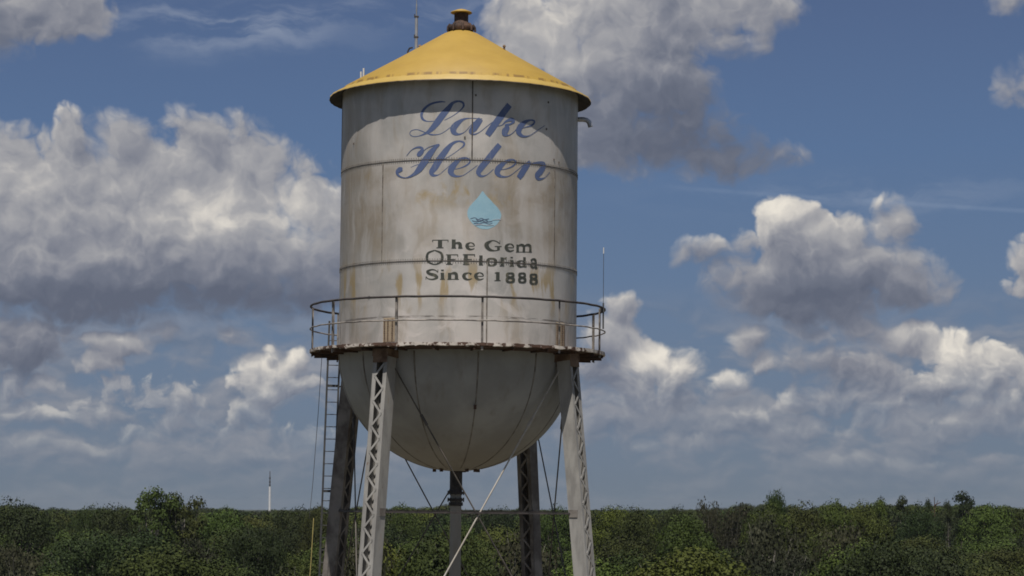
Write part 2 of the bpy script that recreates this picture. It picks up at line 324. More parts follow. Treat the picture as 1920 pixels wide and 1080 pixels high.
SLOGAN = [[(-10.87,30.065,0.022),(-3.52,30.063,0.022)],[(-10.87,30.065,0.022),(-10.71,30.014,0.022)],[(-3.52,30.063,0.022),(-3.66,30.012,0.022)],[(-7.33,30.07,0.116),(-7.28,29.86,0.116)],[(-8.98,29.86,0.022),(-5.67,29.86,0.022)],[(-1.0,30.083,0.103),(-0.95,29.847,0.103)],[(-1.98,29.852,0.022),(0.17,29.853,0.022)],[(-0.72,29.961,0.022),(0.55,29.991,0.049),(1.88,29.963,0.091),(2.01,29.849,0.103)],[(1.09,29.853,0.022),(3.13,29.855,0.022)],[(5.42,29.909,0.022),(8.36,29.913,0.022),(8.12,29.972,0.043),(6.76,30.002,0.022),(5.41,29.959,0.073),(5.2,29.909,0.103),(5.66,29.85,0.079),(7.02,29.818,0.043),(8.69,29.85,0.018)],[(20.49,30.008,0.027),(19.0,30.061,0.027),(16.96,30.076,0.027),(14.56,29.994,0.103),(14.33,29.923,0.128),(15.79,29.832,0.085),(18.23,29.809,0.027),(20.36,29.837,0.027)],[(20.01,29.922,0.079),(20.03,29.831,0.079)],[(18.2,29.923,0.022),(21.5,29.932,0.022)],[(20.64,30.089,0.018),(20.66,29.995,0.018)],[(24.13,29.912,0.022),(27.43,29.923,0.022),(27.16,29.986,0.043),(25.62,30.015,0.022),(24.12,29.966,0.073),(23.88,29.911,0.103),(24.39,29.849,0.079),(25.91,29.817,0.043),(27.8,29.855,0.018)],[(29.74,30.009,0.079),(29.77,29.8,0.079)],[(29.92,29.966,0.022),(31.47,30.009,0.055),(33.07,29.978,0.079),(33.1,29.813,0.079)],[(33.25,29.979,0.022),(35.05,30.023,0.055),(36.73,29.993,0.079),(36.76,29.827,0.079)],[(28.92,29.802,0.022),(37.89,29.836,0.022)],[(-9.79,29.791,0.027),(-12.72,29.722,0.061),(-13.38,29.603,0.079),(-12.67,29.483,0.061),(-9.71,29.41,0.027),(-6.81,29.48,0.061),(-6.17,29.599,0.079),(-6.86,29.719,0.061),(-9.79,29.791,0.027)],[(-3.07,29.681,0.103),(-3.01,29.41,0.103)],[(-4.45,29.67,0.022),(1.06,29.672,0.022)],[(0.95,29.672,0.022),(0.96,29.615,0.022)],[(-2.77,29.546,0.022),(-0.29,29.547,0.022)],[(-4.4,29.418,0.022),(-1.36,29.418,0.022)],[(4.68,29.692,0.103),(4.74,29.406,0.103)],[(3.31,29.679,0.022),(8.83,29.686,0.022)],[(8.72,29.686,0.022),(8.73,29.626,0.022)],[(4.99,29.549,0.022),(7.47,29.552,0.022)],[(3.36,29.413,0.022),(6.39,29.416,0.022)],[(11.68,29.667,0.091),(11.73,29.404,0.091)],[(10.71,29.41,0.022),(12.75,29.413,0.022)],[(16.72,29.603,0.027),(15.21,29.564,0.073),(14.82,29.499,0.091),(15.23,29.435,0.073),(16.75,29.402,0.027),(18.27,29.442,0.073),(18.67,29.507,0.091),(18.25,29.57,0.073),(16.72,29.603,0.027)],[(21.77,29.637,0.091),(21.81,29.402,0.091)],[(20.69,29.407,0.022),(22.95,29.413,0.022)],[(21.97,29.567,0.022),(23.1,29.617,0.027),(24.06,29.615,0.073)],[(26.74,29.58,0.091),(26.77,29.405,0.091)],[(25.59,29.409,0.022),(27.96,29.416,0.022)],[(26.72,29.666,0.073),(26.73,29.63,0.073)],[(25.8,29.569,0.022),(26.74,29.572,0.022)],[(33.55,29.681,0.085),(33.59,29.41,0.085)],[(33.57,29.567,0.027),(31.76,29.577,0.027),(30.16,29.533,0.085),(30.01,29.479,0.091),(30.98,29.42,0.061),(32.6,29.42,0.027),(33.59,29.451,0.027)],[(33.15,29.417,0.022),(34.82,29.423,0.022)],[(37.28,29.592,0.073),(38.41,29.649,0.043),(39.91,29.616,0.085),(40.08,29.43,0.085),(41.28,29.43,0.022)],[(40.06,29.554,0.022),(37.97,29.521,0.055),(37.3,29.469,0.079),(38.45,29.419,0.049),(39.94,29.462,0.022)],[(-8.26,29.197,0.022),(-9.23,29.252,0.027),(-11.15,29.269,0.043),(-13.07,29.221,0.073),(-12.09,29.162,0.079),(-9.52,29.117,0.085),(-8.55,29.058,0.073),(-10.45,29.01,0.043),(-12.7,29.028,0.027),(-13.62,29.082,0.022)],[(-8.15,29.273,0.018),(-8.13,29.192,0.018)],[(-13.75,29.088,0.018),(-13.74,29.007,0.018)],[(-6.01,29.184,0.091),(-5.97,29.004,0.091)],[(-7.08,29.012,0.022),(-4.87,29.012,0.022)],[(-6.03,29.272,0.073),(-6.02,29.235,0.073)],[(-6.9,29.176,0.022),(-6.01,29.176,0.022)],[(-2.71,29.185,0.091),(-2.68,29.007,0.091)],[(-2.44,29.148,0.022),(-1.09,29.18,0.055),(0.32,29.15,0.085),(0.45,29.008,0.091)],[(-3.76,29.01,0.022),(1.64,29.013,0.022)],[(7.29,29.15,0.067),(6.07,29.187,0.022),(4.37,29.156,0.073),(3.9,29.097,0.103),(4.4,29.039,0.079),(5.86,29.007,0.043),(7.66,29.039,0.018)],[(9.63,29.107,0.022),(12.7,29.112,0.022),(12.45,29.172,0.043),(11.03,29.202,0.022),(9.62,29.157,0.073),(9.39,29.107,0.103),(9.88,29.047,0.079),(11.3,29.015,0.043),(13.05,29.048,0.018)],[(19.8,29.236,0.103),(19.84,28.999,0.103)],[(18.21,29.003,0.022),(21.19,29.01,0.022)],[(18.32,29.204,0.022),(19.65,29.226,0.022)],[(26.07,29.225,0.043),(24.55,29.197,0.067),(24.56,29.135,0.073),(26.09,29.109,0.055),(27.76,29.072,0.079),(27.67,29.01,0.073),(26.12,28.98,0.043),(24.58,29.001,0.073),(24.47,29.063,0.079),(26.09,29.109,0.049),(27.54,29.144,0.067),(27.53,29.206,0.067),(26.07,29.225,0.043)],[(32.39,29.245,0.043),(30.95,29.216,0.067),(30.97,29.153,0.073),(32.41,29.126,0.055),(33.98,29.089,0.079),(33.9,29.025,0.073),(32.44,28.994,0.043),(30.99,29.015,0.073),(30.88,29.079,0.079),(32.41,29.126,0.049),(33.77,29.162,0.067),(33.76,29.226,0.067),(32.39,29.245,0.043)],[(38.92,29.24,0.043),(37.29,29.209,0.067),(37.3,29.144,0.073),(38.94,29.117,0.055),(40.73,29.081,0.079),(40.63,29.015,0.073),(38.96,28.982,0.043),(37.33,29.003,0.073),(37.21,29.068,0.079),(38.94,29.117,0.049),(40.49,29.156,0.067),(40.48,29.221,0.067),(38.92,29.24,0.043)]]
DROP = [(11.87,12.38,31.398),(11.17,13.22,31.33),(10.27,14.42,31.257),(9.07,15.99,31.17),(7.67,17.42,31.083),(6.18,19.33,30.981),(5.29,20.63,30.88),(5.11,21.29,30.793),(5.32,21.09,30.705),(6.14,20.36,30.616),(7.42,19.31,30.527),(8.95,17.69,30.453),(10.73,15.87,30.402),(12.01,14.73,30.379)]
WAVES = [[(6.64,30.646,0.022),(8.65,30.678,0.018),(10.18,30.631,0.02),(11.7,30.669,0.018),(13.24,30.636,0.02),(15.3,30.662,0.018)],[(7.4,30.597,0.02),(9.68,30.571,0.022),(11.71,30.616,0.022),(13.77,30.573,0.022),(16.88,30.598,0.018)],[(8.17,30.531,0.02),(10.71,30.52,0.022),(12.74,30.559,0.02),(15.33,30.524,0.018),(16.88,30.551,0.013)],[(9.16,30.635,0.016),(11.2,30.585,0.018),(12.73,30.641,0.016),(14.8,30.599,0.016)]]
FOAM = [[(16.87,30.633,0.018),(19.5,30.658,0.022),(21.11,30.657,0.013)],[(8.69,30.476,0.018),(11.22,30.503,0.018),(13.78,30.485,0.022),(17.68,30.5,0.018)]]

# ------------------------------------------------------------------ materials
MATS = {}


def mat(name, fn, rough=0.6, metal=0.0):
    m = bpy.data.materials.new(name)
    m.use_nodes = True
    t = NT(m.node_tree)
    t.n.clear()
    b = t.node('ShaderNodeBsdfPrincipled')
    o = t.node('ShaderNodeOutputMaterial')
    t.l.new(b.outputs[0], o.inputs[0])
    b.inputs['Roughness'].default_value = rough
    b.inputs['Metallic'].default_value = metal
    fn(t, b)
    MATS[name] = m
    return m


def C(t, b, v):
    if isinstance(v, tuple) and len(v) == 3:
        v = (*v, 1.0)
    t.put(b.inputs['Base Color'], v)


def obj_co(t):
    return t.node('ShaderNodeTexCoord').outputs['Object']


def bump(t, b, h, strength=0.3, dist=0.02):
    n = t.node('ShaderNodeBump')
    n.inputs['Strength'].default_value = strength
    n.inputs['Distance'].default_value = dist
    t.put(n.inputs['Height'], h)
    t.l.new(n.outputs[0], b.inputs['Normal'])


def m_tank(t, b):
    co = obj_co(t)
    x, y, z = t.sep(co)
    a = t.m('ARCTAN2', x, t.m('MULTIPLY', y, -1.0))
    s = t.m('MULTIPLY', a, 3.33)
    w = t.noise(co, 0.9, 3.0, 0.5, col=True)
    w = t.v('MULTIPLY_ADD', w, (0.5, 0.5, 0.0), (-0.25, -0.25, 0.0))
    p = t.v('ADD', t.xyz(s, z), w)
    streak = t.noise(t.v('MULTIPLY', p, (2.2, 0.42, 1.0)), 1.0, 4.0, 0.55, '2D')
    fine = t.noise(t.v('MULTIPLY', p, (11.0, 0.9, 1.0)), 1.0, 4.0, 0.6, '2D')
    blotch = t.noise(p, 0.55, 5.0, 0.55, '2D')
    blot2 = t.noise(t.v('ADD', p, (31.0, 7.0, 0.0)), 0.8, 5.0, 0.6, '2D')
    c = t.mix(t.ramp(blotch, 0.32, 0.68), (0.44, 0.425, 0.40), (0.62, 0.585, 0.55))
    # brown staining through the middle course, lighter at the top
    mid = t.m('MULTIPLY', t.ramp(z, 32.6, 31.9), t.ramp(z, 29.0, 30.6))
    c = t.mix(t.m('MULTIPLY', mid, t.m('MULTIPLY', t.ramp(blot2, 0.36, 0.60, 0.35, 0.85), t.ramp(t.m('ABSOLUTE', t.m('ADD', a, 0.05)), 0.1, 0.75, 0.22, 1.0))), c, (0.35, 0.29, 0.22))  # thinner at centre: part of the wall's sheen put into the colour
    c = t.mix(t.m('MULTIPLY', t.ramp(a, -0.45, -1.2), 0.6), c, (0.28, 0.24, 0.185))  # brownish sides, darkened further to paint in the light's falloff
    c = t.mix(t.m('MULTIPLY', t.ramp(a, 0.75, 1.35), 0.55), c, (0.215, 0.20, 0.185))  # right side likewise: shade of the curve put into the colour
    c = t.mix(t.ramp(streak, 0.50, 0.72, 0.0, 0.5), c, (0.60, 0.575, 0.545))
    c = t.mix(t.ramp(streak, 0.50, 0.28, 0.0, 0.42), c, (0.34, 0.275, 0.19))
    c = t.mix(t.ramp(fine, 0.50, 0.78, 0.0, 0.22), c, (0.62, 0.59, 0.56))
    # pale brush swirls along the lowest course, strengthened at centre to paint in sheen
    sw = t.noise(t.v('ADD', p, (5.0, 3.0, 0.0)), 0.9, 4.0, 0.55, '2D', dist=0.9)
    c = t.mix(t.m('MULTIPLY', t.ramp(sw, 0.46, 0.66), t.m('MULTIPLY', t.ramp(z, 30.6, 28.6, 0.25, 0.85), t.ramp(t.m('ABSOLUTE', a), 1.0, 0.3, 0.3, 1.0))), c, (0.72, 0.67, 0.635))
    # ochre rust weeps under the seams
    och = t.m('MULTIPLY', t.ramp(blot2, 0.58, 0.70), t.ramp(t.m('ABSOLUTE', t.m('SUBTRACT', z, 31.5)), 0.75, 0.1))
    och2 = t.m('MULTIPLY', t.ramp(streak, 0.46, 0.36), t.ramp(t.m('ABSOLUTE', t.m('SUBTRACT', z, 28.9)), 0.9, 0.1))
    c = t.mix(t.m('MULTIPLY', t.m('MAXIMUM', och, och2), 0.62), c, (0.40, 0.28, 0.10))
    # dirt line above the walkway
    dl = t.noise(t.v('MULTIPLY', p, (1.2, 9.0, 1.0)), 1.0, 3.0, 0.6, '2D')
    c = t.mix(t.m('MULTIPLY', t.ramp(dl, 0.42, 0.55), t.ramp(t.m('ABSOLUTE', t.m('SUBTRACT', z, 28.02)), 0.035, 0.012, 0.0, 0.7)), c, (0.10, 0.08, 0.07))
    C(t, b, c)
    t.put(b.inputs['Roughness'], t.ramp(blotch, 0.3, 0.7, 0.42, 0.58))
    bump(t, b, t.m('ADD', t.m('MULTIPLY', blotch, 1.2), t.m('MULTIPLY', fine, 0.15)), 0.35, 0.03)


def m_bowl(t, b):
    co = obj_co(t)
    n = t.noise(co, 0.8, 5.0, 0.6)
    n2 = t.noise(t.v('MULTIPLY', co, (2.0, 2.0, 0.4)), 1.4, 5.0, 0.6)
    c = t.mix(t.ramp(n, 0.35, 0.65), (0.275, 0.275, 0.265), (0.35, 0.35, 0.34))
    c = t.mix(t.ramp(n2, 0.55, 0.75, 0.0, 0.5), c, (0.22, 0.20, 0.165))
    z = t.sep(co)[2]
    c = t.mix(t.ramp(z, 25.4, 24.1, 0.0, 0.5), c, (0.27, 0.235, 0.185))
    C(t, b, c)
    bump(t, b, n, 0.3, 0.03)


def m_roof(t, b):
    co = obj_co(t)
    x, y, z = t.sep(co)
    r = t.v('LENGTH', t.xyz(x, y, 0.0))
    n = t.noise(co, 1.2, 5.0, 0.6)
    n2 = t.noise(co, 2.3, 4.0, 0.7)
    c = t.mix(t.ramp(n, 0.3, 0.7), (0.365, 0.232, 0.040), (0.41, 0.265, 0.050))
    c = t.mix(t.ramp(n2, 0.57, 0.78, 0.0, 0.35), c, (0.36, 0.21, 0.055))
    # worn paint and rust in dashes along the lap seam
    ring = t.ramp(t.m('ABSOLUTE', t.m('SUBTRACT', r, 3.345)), 0.034, 0.016)
    a = t.m('ARCTAN2', x, y)
    dash = t.noise(t.xyz(t.m('MULTIPLY', a, 7.0), 0.0, 0.0), 1.0, 3.0, 0.6, '2D')
    c = t.mix(t.m('MULTIPLY', ring, t.ramp(dash, 0.46, 0.56, 0.0, 0.65)), c, (0.13, 0.07, 0.025))
    c = t.mix(t.m('MULTIPLY', t.ramp(r, 3.36, 3.42), 0.5), c, (0.55, 0.40, 0.12))
    c = t.mix(t.ramp(z, 34.372, 34.362), c, (0.10, 0.07, 0.05))
    C(t, b, c)
    bump(t, b, n2, 0.25, 0.01)


def m_flat(c0, c1, sc_=3.0, lo=0.35, hi=0.65):
    def f(t, b):
        n = t.noise(obj_co(t), sc_, 5.0, 0.62)
        C(t, b, t.mix(t.ramp(n, lo, hi), c0, c1))
        bump(t, b, n, 0.25, 0.01)
    return f


def m_legs(t, b):
    co = obj_co(t)
    n = t.noise(t.v('MULTIPLY', co, (2.5, 2.5, 0.7)), 1.3, 6.0, 0.65)
    n2 = t.noise(co, 5.0, 5.0, 0.65)
    c = t.mix(t.ramp(n, 0.35, 0.62), (0.24, 0.232, 0.22), (0.35, 0.34, 0.32))
    c = t.mix(t.ramp(n, 0.60, 0.74, 0.0, 0.7), c, (0.30, 0.235, 0.17))
    c = t.mix(t.ramp(n2, 0.66, 0.74, 0.0, 0.7), c, (0.14, 0.07, 0.04))
    C(t, b, c)
    bump(t, b, n2, 0.3, 0.01)


def m_edge(t, b):
    co = obj_co(t)
    n = t.noise(co, 3.2, 5.0, 0.68)
    c = t.mix(t.ramp(n, 0.47, 0.53), (0.55, 0.50, 0.45), (0.085, 0.045, 0.03))
    C(t, b, c)
    bump(t, b, n, 0.6, 0.02)


def m_paint(c0, wear):
    def f(t, b):
        co = obj_co(t)
        n = t.noise(t.v('MULTIPLY', co, (2.6, 2.6, 1.2)), 2.2, 6.0, 0.7)
        c = t.mix(t.ramp(n, 0.52, 0.72, 0.0, 0.75), c0, wear)
        C(t, b, c)
    return f


mat('tank_paint', m_tank, 0.6, 0.3)
mat('bowl_paint', m_bowl, 0.62)
mat('roof_yellow', m_roof, 0.55)
mat('leg_paint', m_legs, 0.6)
mat('leg_rust_shade', m_flat((0.10, 0.085, 0.075), (0.24, 0.22, 0.20), 1.6), 0.7)  # rusty brown with the back legs' shade mixed into the colour
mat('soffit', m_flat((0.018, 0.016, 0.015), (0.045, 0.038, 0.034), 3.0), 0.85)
mat('seam_dark', m_flat((0.045, 0.038, 0.035), (0.14, 0.12, 0.10), 6.0), 0.8)
mat('seam_soft', m_flat((0.12, 0.10, 0.085), (0.26, 0.24, 0.21), 4.0), 0.8)
mat('rust_dark', m_flat((0.035, 0.022, 0.018), (0.10, 0.055, 0.035), 3.0), 0.85)
mat('rust_brown', m_flat((0.09, 0.05, 0.032), (0.22, 0.15, 0.10), 3.0), 0.85)
mat('walk_edge', m_edge, 0.8)
mat('walk_floor', m_flat((0.30, 0.27, 0.24), (0.16, 0.10, 0.07), 2.0), 0.8)
mat('rail_dark', m_flat((0.022, 0.02, 0.02), (0.06, 0.05, 0.048), 4.0), 0.7)
mat('rail_grey', m_flat((0.09, 0.08, 0.075), (0.30, 0.27, 0.24), 3.0), 0.6)
mat('galvanised', m_flat((0.34, 0.35, 0.37), (0.50, 0.51, 0.53), 3.0), 0.38, 0.5)
mat('steel_grey', m_flat((0.035, 0.037, 0.042), (0.085, 0.085, 0.085), 3.0), 0.6)
mat('rod_dim', m_flat((0.05, 0.045, 0.04), (0.11, 0.095, 0.08), 2.0), 0.55)
mat('rod_sunlit', m_flat((0.48, 0.46, 0.42), (0.36, 0.32, 0.27), 2.0), 0.55)
mat('rivet_plate', m_flat((0.36, 0.29, 0.20), (0.27, 0.21, 0.15), 7.0), 0.75)
mat('blue_script', m_paint((0.085, 0.122, 0.25), (0.19, 0.215, 0.29)), 0.6)
mat('dark_slogan', m_paint((0.045, 0.050, 0.042), (0.19, 0.175, 0.12)), 0.65)
mat('drop_blue', m_flat((0.27, 0.46, 0.57), (0.31, 0.50, 0.60), 3.0), 0.6)
mat('wave_dark', m_flat((0.06, 0.09, 0.16), (0.14, 0.19, 0.27), 6.0), 0.6)
mat('foam_light', m_flat((0.50, 0.50, 0.56), (0.40, 0.50, 0.56), 6.0), 0.6)
mat('concrete', m_flat((0.28, 0.27, 0.25), (0.38, 0.36, 0.33), 2.0), 0.9)
mat('white_mast', m_flat((0.62, 0.63, 0.65), (0.70, 0.70, 0.70), 1.0), 0.5)
mat('yellow_rope', m_flat((0.42, 0.36, 0.13), (0.33, 0.27, 0.10), 3.0), 0.8)


# ------------------------------------------------------------------ object helpers
def tag(o, label=None, cat=None, group=None, kind=None):
    for k, v in (('label', label), ('category', cat), ('group', group), ('kind', kind)):
        if v:
            o[k] = v
    return o


def empty(name, loc=(0, 0, 0)):
    o = bpy.data.objects.new(name, None)
    COL.objects.link(o)
    o.location = loc
    o.empty_display_size = 0.5
    return o


def cyl(r, a, z):
    """point at radius r, compass angle a degrees (0 faces the viewer, + is to the right), height z"""
    return Vector((r * math.sin(R(a)), -r * math.cos(R(a)), z))


class MB:
    def __init__(s):
        s.v, s.f, s.mi, s.sm = [], [], [], []

    def add(s, vs, fs, mi=0, smooth=False):
        k = len(s.v)
        s.v += [tuple(p) for p in vs]
        for f in fs:
            s.f.append([k + i for i in f])
            s.mi.append(mi)
            s.sm.append(smooth)

    def obox(s, c, ux, uy, uz, mi=0):
        """box with centre c and half-extent vectors"""
        c, ux, uy, uz = map(Vector, (c, ux, uy, uz))
        vs = [c + ux * i + uy * j + uz * k for k in (-1, 1) for j in (-1, 1) for i in (-1, 1)]
        s.add(vs, [(0, 2, 3, 1), (4, 5, 7, 6), (0, 1, 5, 4), (2, 6, 7, 3), (0, 4, 6, 2), (1, 3, 7, 5)], mi)

    def bar(s, a, b, side, w, h, mi=0):
        """rectangular bar from a to b, w wide along side, h along the other way"""
        a, b = Vector(a), Vector(b)
        dv = (b - a)
        n = dv.normalized()
        sd = Vector(side)
        sd = (sd - n * sd.dot(n)).normalized()
        up = n.cross(sd)
        s.obox((a + b) / 2, dv / 2, sd * w / 2, up * h / 2, mi)

    def tube(s, pts, r, n=8, mi=0, cap=True, smooth=True):
        pts = [Vector(p) for p in pts]
        rs = r if isinstance(r, (list, tuple)) else [r] * len(pts)
        vs, fs = [], []
        t = (pts[1] - pts[0]).normalized()
        ref = Vector((0, 0, 1)) if abs(t.z) < 0.9 else Vector((1, 0, 0))
        u = (ref - t * ref.dot(t)).normalized()
        for i, p in enumerate(pts):
            if i == 0:
                t = (pts[1] - pts[0]).normalized()
            elif i == len(pts) - 1:
                t = (pts[-1] - pts[-2]).normalized()
            else:
                t = (pts[i + 1] - pts[i - 1]).normalized()
            u = (u - t * u.dot(t)).normalized()
            w = t.cross(u)
            for k in range(n):
                a = 2 * PI * k / n
                vs.append(p + (u * math.cos(a) + w * math.sin(a)) * rs[i])
        for i in range(len(pts) - 1):
            for k in range(n):
                k2 = (k + 1) % n
                fs.append((i * n + k, i * n + k2, (i + 1) * n + k2, (i + 1) * n + k))
        s.add(vs, fs, mi, smooth)
        if cap:
            m = (len(pts) - 1) * n
            s.add(vs, [tuple(reversed(range(n))), tuple(range(m, m + n))], mi)

    def lathe(s, prof, n=128, mi=0, smooth=True, jit=None, a0=0.0, a1=360.0):
        closed = abs(a1 - a0 - 360) < 1e-6
        m = n if closed else n + 1
        vs = []
        for i in range(m):
            a = a0 + (a1 - a0) * i / n
            for j, (r, z) in enumerate(prof):
                if jit:
                    r, z = jit(i, j, r, z)
                vs.append(cyl(r, a, z))
        q = len(prof)
        fs = []
        for i in range(n):
            i2 = (i + 1) % m
            for j in range(q - 1):
                fs.append((i * q + j, i * q + j + 1, i2 * q + j + 1, i2 * q + j))
        s.add(vs, fs, mi, smooth)

    def build(s, name, mats, parent=None):
        me = bpy.data.meshes.new(name)
        me.from_pydata(s.v, [], s.f)
        for m in (mats if isinstance(mats, (list, tuple)) else [mats]):
            me.materials.append(MATS[m] if isinstance(m, str) else m)
        me.polygons.foreach_set('material_index', s.mi)
        me.polygons.foreach_set('use_smooth', s.sm)
        me.update()
        o = bpy.data.objects.new(name, me)
        COL.objects.link(o)
        if parent:
            o.parent = parent
        return o


def strokes(b, lines, lift, mi=0, closed_step=0.9):
    """brush strokes on the cylindrical wall; a line is (angle, height, width) points joined smoothly"""
    k = 0
    for ln in lines:
        pts = []
        n = len(ln)
        for i in range(n - 1):
            p0, p1, p2, p3 = ln[max(i - 1, 0)], ln[i], ln[i + 1], ln[min(i + 2, n - 1)]
            steps = 6 if n > 2 else 3
            for q in range(steps):
                t = q / steps
                pt = []
                for c in range(3):
                    a, b_, c_, d_ = p0[c], p1[c], p2[c], p3[c]
                    val = 0.5 * (2 * b_ + (c_ - a) * t + (2 * a - 5 * b_ + 4 * c_ - d_) * t * t + (3 * b_ - a - 3 * c_ + d_) * t ** 3)
                    if c == 2:
                        val = b_ + (c_ - b_) * t
                    pt.append(val)
                pts.append(pt)
        pts.append(list(ln[-1]))
        sp = [(R(a) * TR, z, w) for a, z, w in pts]
        vs, fs = [], []
        rr = TR + lift + 0.0007 * (k % 9)
        k += 1
        for i, (s_, z, w) in enumerate(sp):
            i0, i1 = max(i - 1, 0), min(i + 1, len(sp) - 1)
            ts, tz = sp[i1][0] - sp[i0][0], sp[i1][1] - sp[i0][1]
            L = math.hypot(ts, tz) or 1.0
            ns, nz = -tz / L, ts / L
            for sg in (-1, 0, 1):
                ss, zz = s_ + ns * sg * w / 2, z + nz * sg * w / 2
                vs.append(cyl(rr, math.degrees(ss / TR), zz))
        for i in range(len(sp) - 1):
            for j in (0, 1):
                fs.append((i * 3 + j, i * 3 + j + 1, i * 3 + j + 4, i * 3 + j + 3))
        b.add(vs, fs, mi)


# ------------------------------------------------------------------ ground
def m_ground(t, b):
    co = obj_co(t)
    n = t.noise(co, 0.02, 6.0, 0.65)
    n2 = t.noise(co, 0.4, 4.0, 0.6)
    c = t.mix(t.ramp(n, 0.35, 0.65), (0.018, 0.026, 0.010), (0.035, 0.042, 0.018))
    x, y, z = t.sep(co)
    yard = t.ramp(t.v('LENGTH', t.xyz(x, t.m('SUBTRACT', y, 60.0), 0.0)), 45.0, 110.0, 1.0, 0.0)
    c = t.mix(yard, c, t.mix(t.ramp(n2, 0.35, 0.65), (0.10, 0.095, 0.065), (0.15, 0.125, 0.095)))
    C(t, b, c)


mat('ground_cover', m_ground, 0.95)
g = MB()
ring = [0, 60, 140, 400, 1000, 3000, 7000, 12000]
vs, fs = [(0, 0, 0)], []
for q, r_ in enumerate(ring[1:]):
    for k in range(48):
        vs.append((r_ * math.sin(2 * PI * k / 48), r_ * math.cos(2 * PI * k / 48), 0))
for k in range(48):
    fs.append((0, 1 + (k + 1) % 48, 1 + k))
for q in range(len(ring) - 2):
    for k in range(48):
        a_, b_ = 1 + q * 48 + k, 1 + q * 48 + (k + 1) % 48
        fs.append((a_, b_, b_ + 48, a_ + 48))
g.add(vs, fs)
tag(g.build('ground', 'ground_cover'), kind='structure')

# ------------------------------------------------------------------ the water tower
TR = 3.33                       # tank radius
ZB, ZE = 27.2, 34.38            # walkway level, eave edge
LEG_AZ = (-31.5, 58.5, 148.5, 238.5)
rnd = random.Random(11)
tower = empty('water_tower', (-1.782, 67.2, 0))
tower.rotation_euler = (0, 0.0093, 0)
tag(tower, 'old silver water tower with yellow cone roof and faded blue town name painted on it', 'water tower')

# tank shell: three courses of plate with riveted laps
b = MB()
H1, H2 = 32.24, 29.51
b.lathe([(TR, ZB + 0.02), (TR, H2), (TR, H1), (TR, 34.52)], 192)
for zz, amp in ((H1, 1.0), (H2, 0.8)):
    b.lathe([(TR + 0.001, zz + 0.012), (TR + 0.010, zz + 0.010), (TR + 0.010, zz - 0.012), (TR + 0.001, zz - 0.014)], 192, mi=1, smooth=False)
    for k in range(300):
        a = k * 1.2
        for dz_ in (0.052, -0.045):
            c0 = cyl(TR + 0.006, a, zz + dz_)
            n_ = cyl(1, a, 0)
            t_ = Vector((math.cos(R(a)), math.sin(R(a)), 0))
            b.obox(c0, t_ * 0.009, n_ * 0.006, Vector((0, 0, 0.009)), 2)


def vseam(b, a, z0, z1, mi=1, w=0.016):
    c0 = cyl(TR + 0.003, a, (z0 + z1) / 2)
    n_ = cyl(1, a, 0)
    t_ = Vector((math.cos(R(a)), math.sin(R(a)), 0))
    b.obox(c0, t_ * w, n_ * 0.008, Vector((0, 0, (z1 - z0) / 2)), mi)


for k in range(4):
    vseam(b, 7.0 + 90 * k, H1 + 0.03, 34.45)
    vseam(b, -37.2 + 90 * k, H2 + 0.03, H1 - 0.02, 2)
    vseam(b, 14.7 + 90 * k, ZB + 0.05, H2 - 0.02, 2)
for a, z in ((3.6, 32.85), (47.5, 34.0), (8.5, 34.0), (52.0, 32.45), (56.0, 32.4), (-60, 32.9), (46.3, 33.25), (-45, 28.6)):
    b.obox(cyl(TR + 0.01, a, z), (0.02, 0, 0), (0, 0.012, 0), (0, 0, 0.025), 1)
shell = b.build('tank_shell', ['tank_paint', 'seam_dark', 'seam_soft'], tower)

b = MB()
strokes(b, SCRIPT, 0.003)
b.build('script_lettering', 'blue_script', shell)
b = MB()
strokes(b, SLOGAN, 0.003)
b.build('slogan_lettering', 'dark_slogan', shell)
b = MB()
vs, fs = [], []
for l_, r_, z in DROP:
    for q in range(9):
        vs.append(cyl(TR + 0.003, l_ + (r_ - l_) * q / 8, z))
for i in range(len(DROP) - 1):
    for q in range(8):
        fs.append((i * 9 + q, i * 9 + q + 1, i * 9 + q + 10, i * 9 + q + 9))
b.add(vs, fs)
strokes(b, WAVES, 0.006, 1)
strokes(b, FOAM, 0.0095, 2)
b.build('water_drop_emblem', ['drop_blue', 'wave_dark', 'foam_light'], shell)

for a in LEG_AZ:
    b = MB()
    w_ = 4.0
    vs, fs = [], []
    for q in range(5):
        aa = a - w_ + 2 * w_ * q / 4
        vs += [cyl(TR + 0.003, aa, 27.35), cyl(TR + 0.022, aa, 27.36), cyl(TR + 0.022, aa, 27.99), cyl(TR + 0.003, aa, 28.0)]
    for q in range(4):
        for j in range(3):
            fs.append((q * 4 + j, (q + 1) * 4 + j, (q + 1) * 4 + j + 1, q * 4 + j + 1))
    b.add(vs, fs)
    for cx in (-3.1, -1.2, 1.2, 3.1):
        for k in range(10):
            aa = a + cx
            n_ = cyl(1, aa, 0)
            t_ = Vector((math.cos(R(aa)), math.sin(R(aa)), 0))
            b.obox(cyl(TR + 0.028, aa, 27.39 + k * 0.063), t_ * 0.016, n_ * 0.010, Vector((0, 0, 0.014)), 1)
    b.build('rivet_plate', ['rivet_plate', 'rust_brown'], shell)

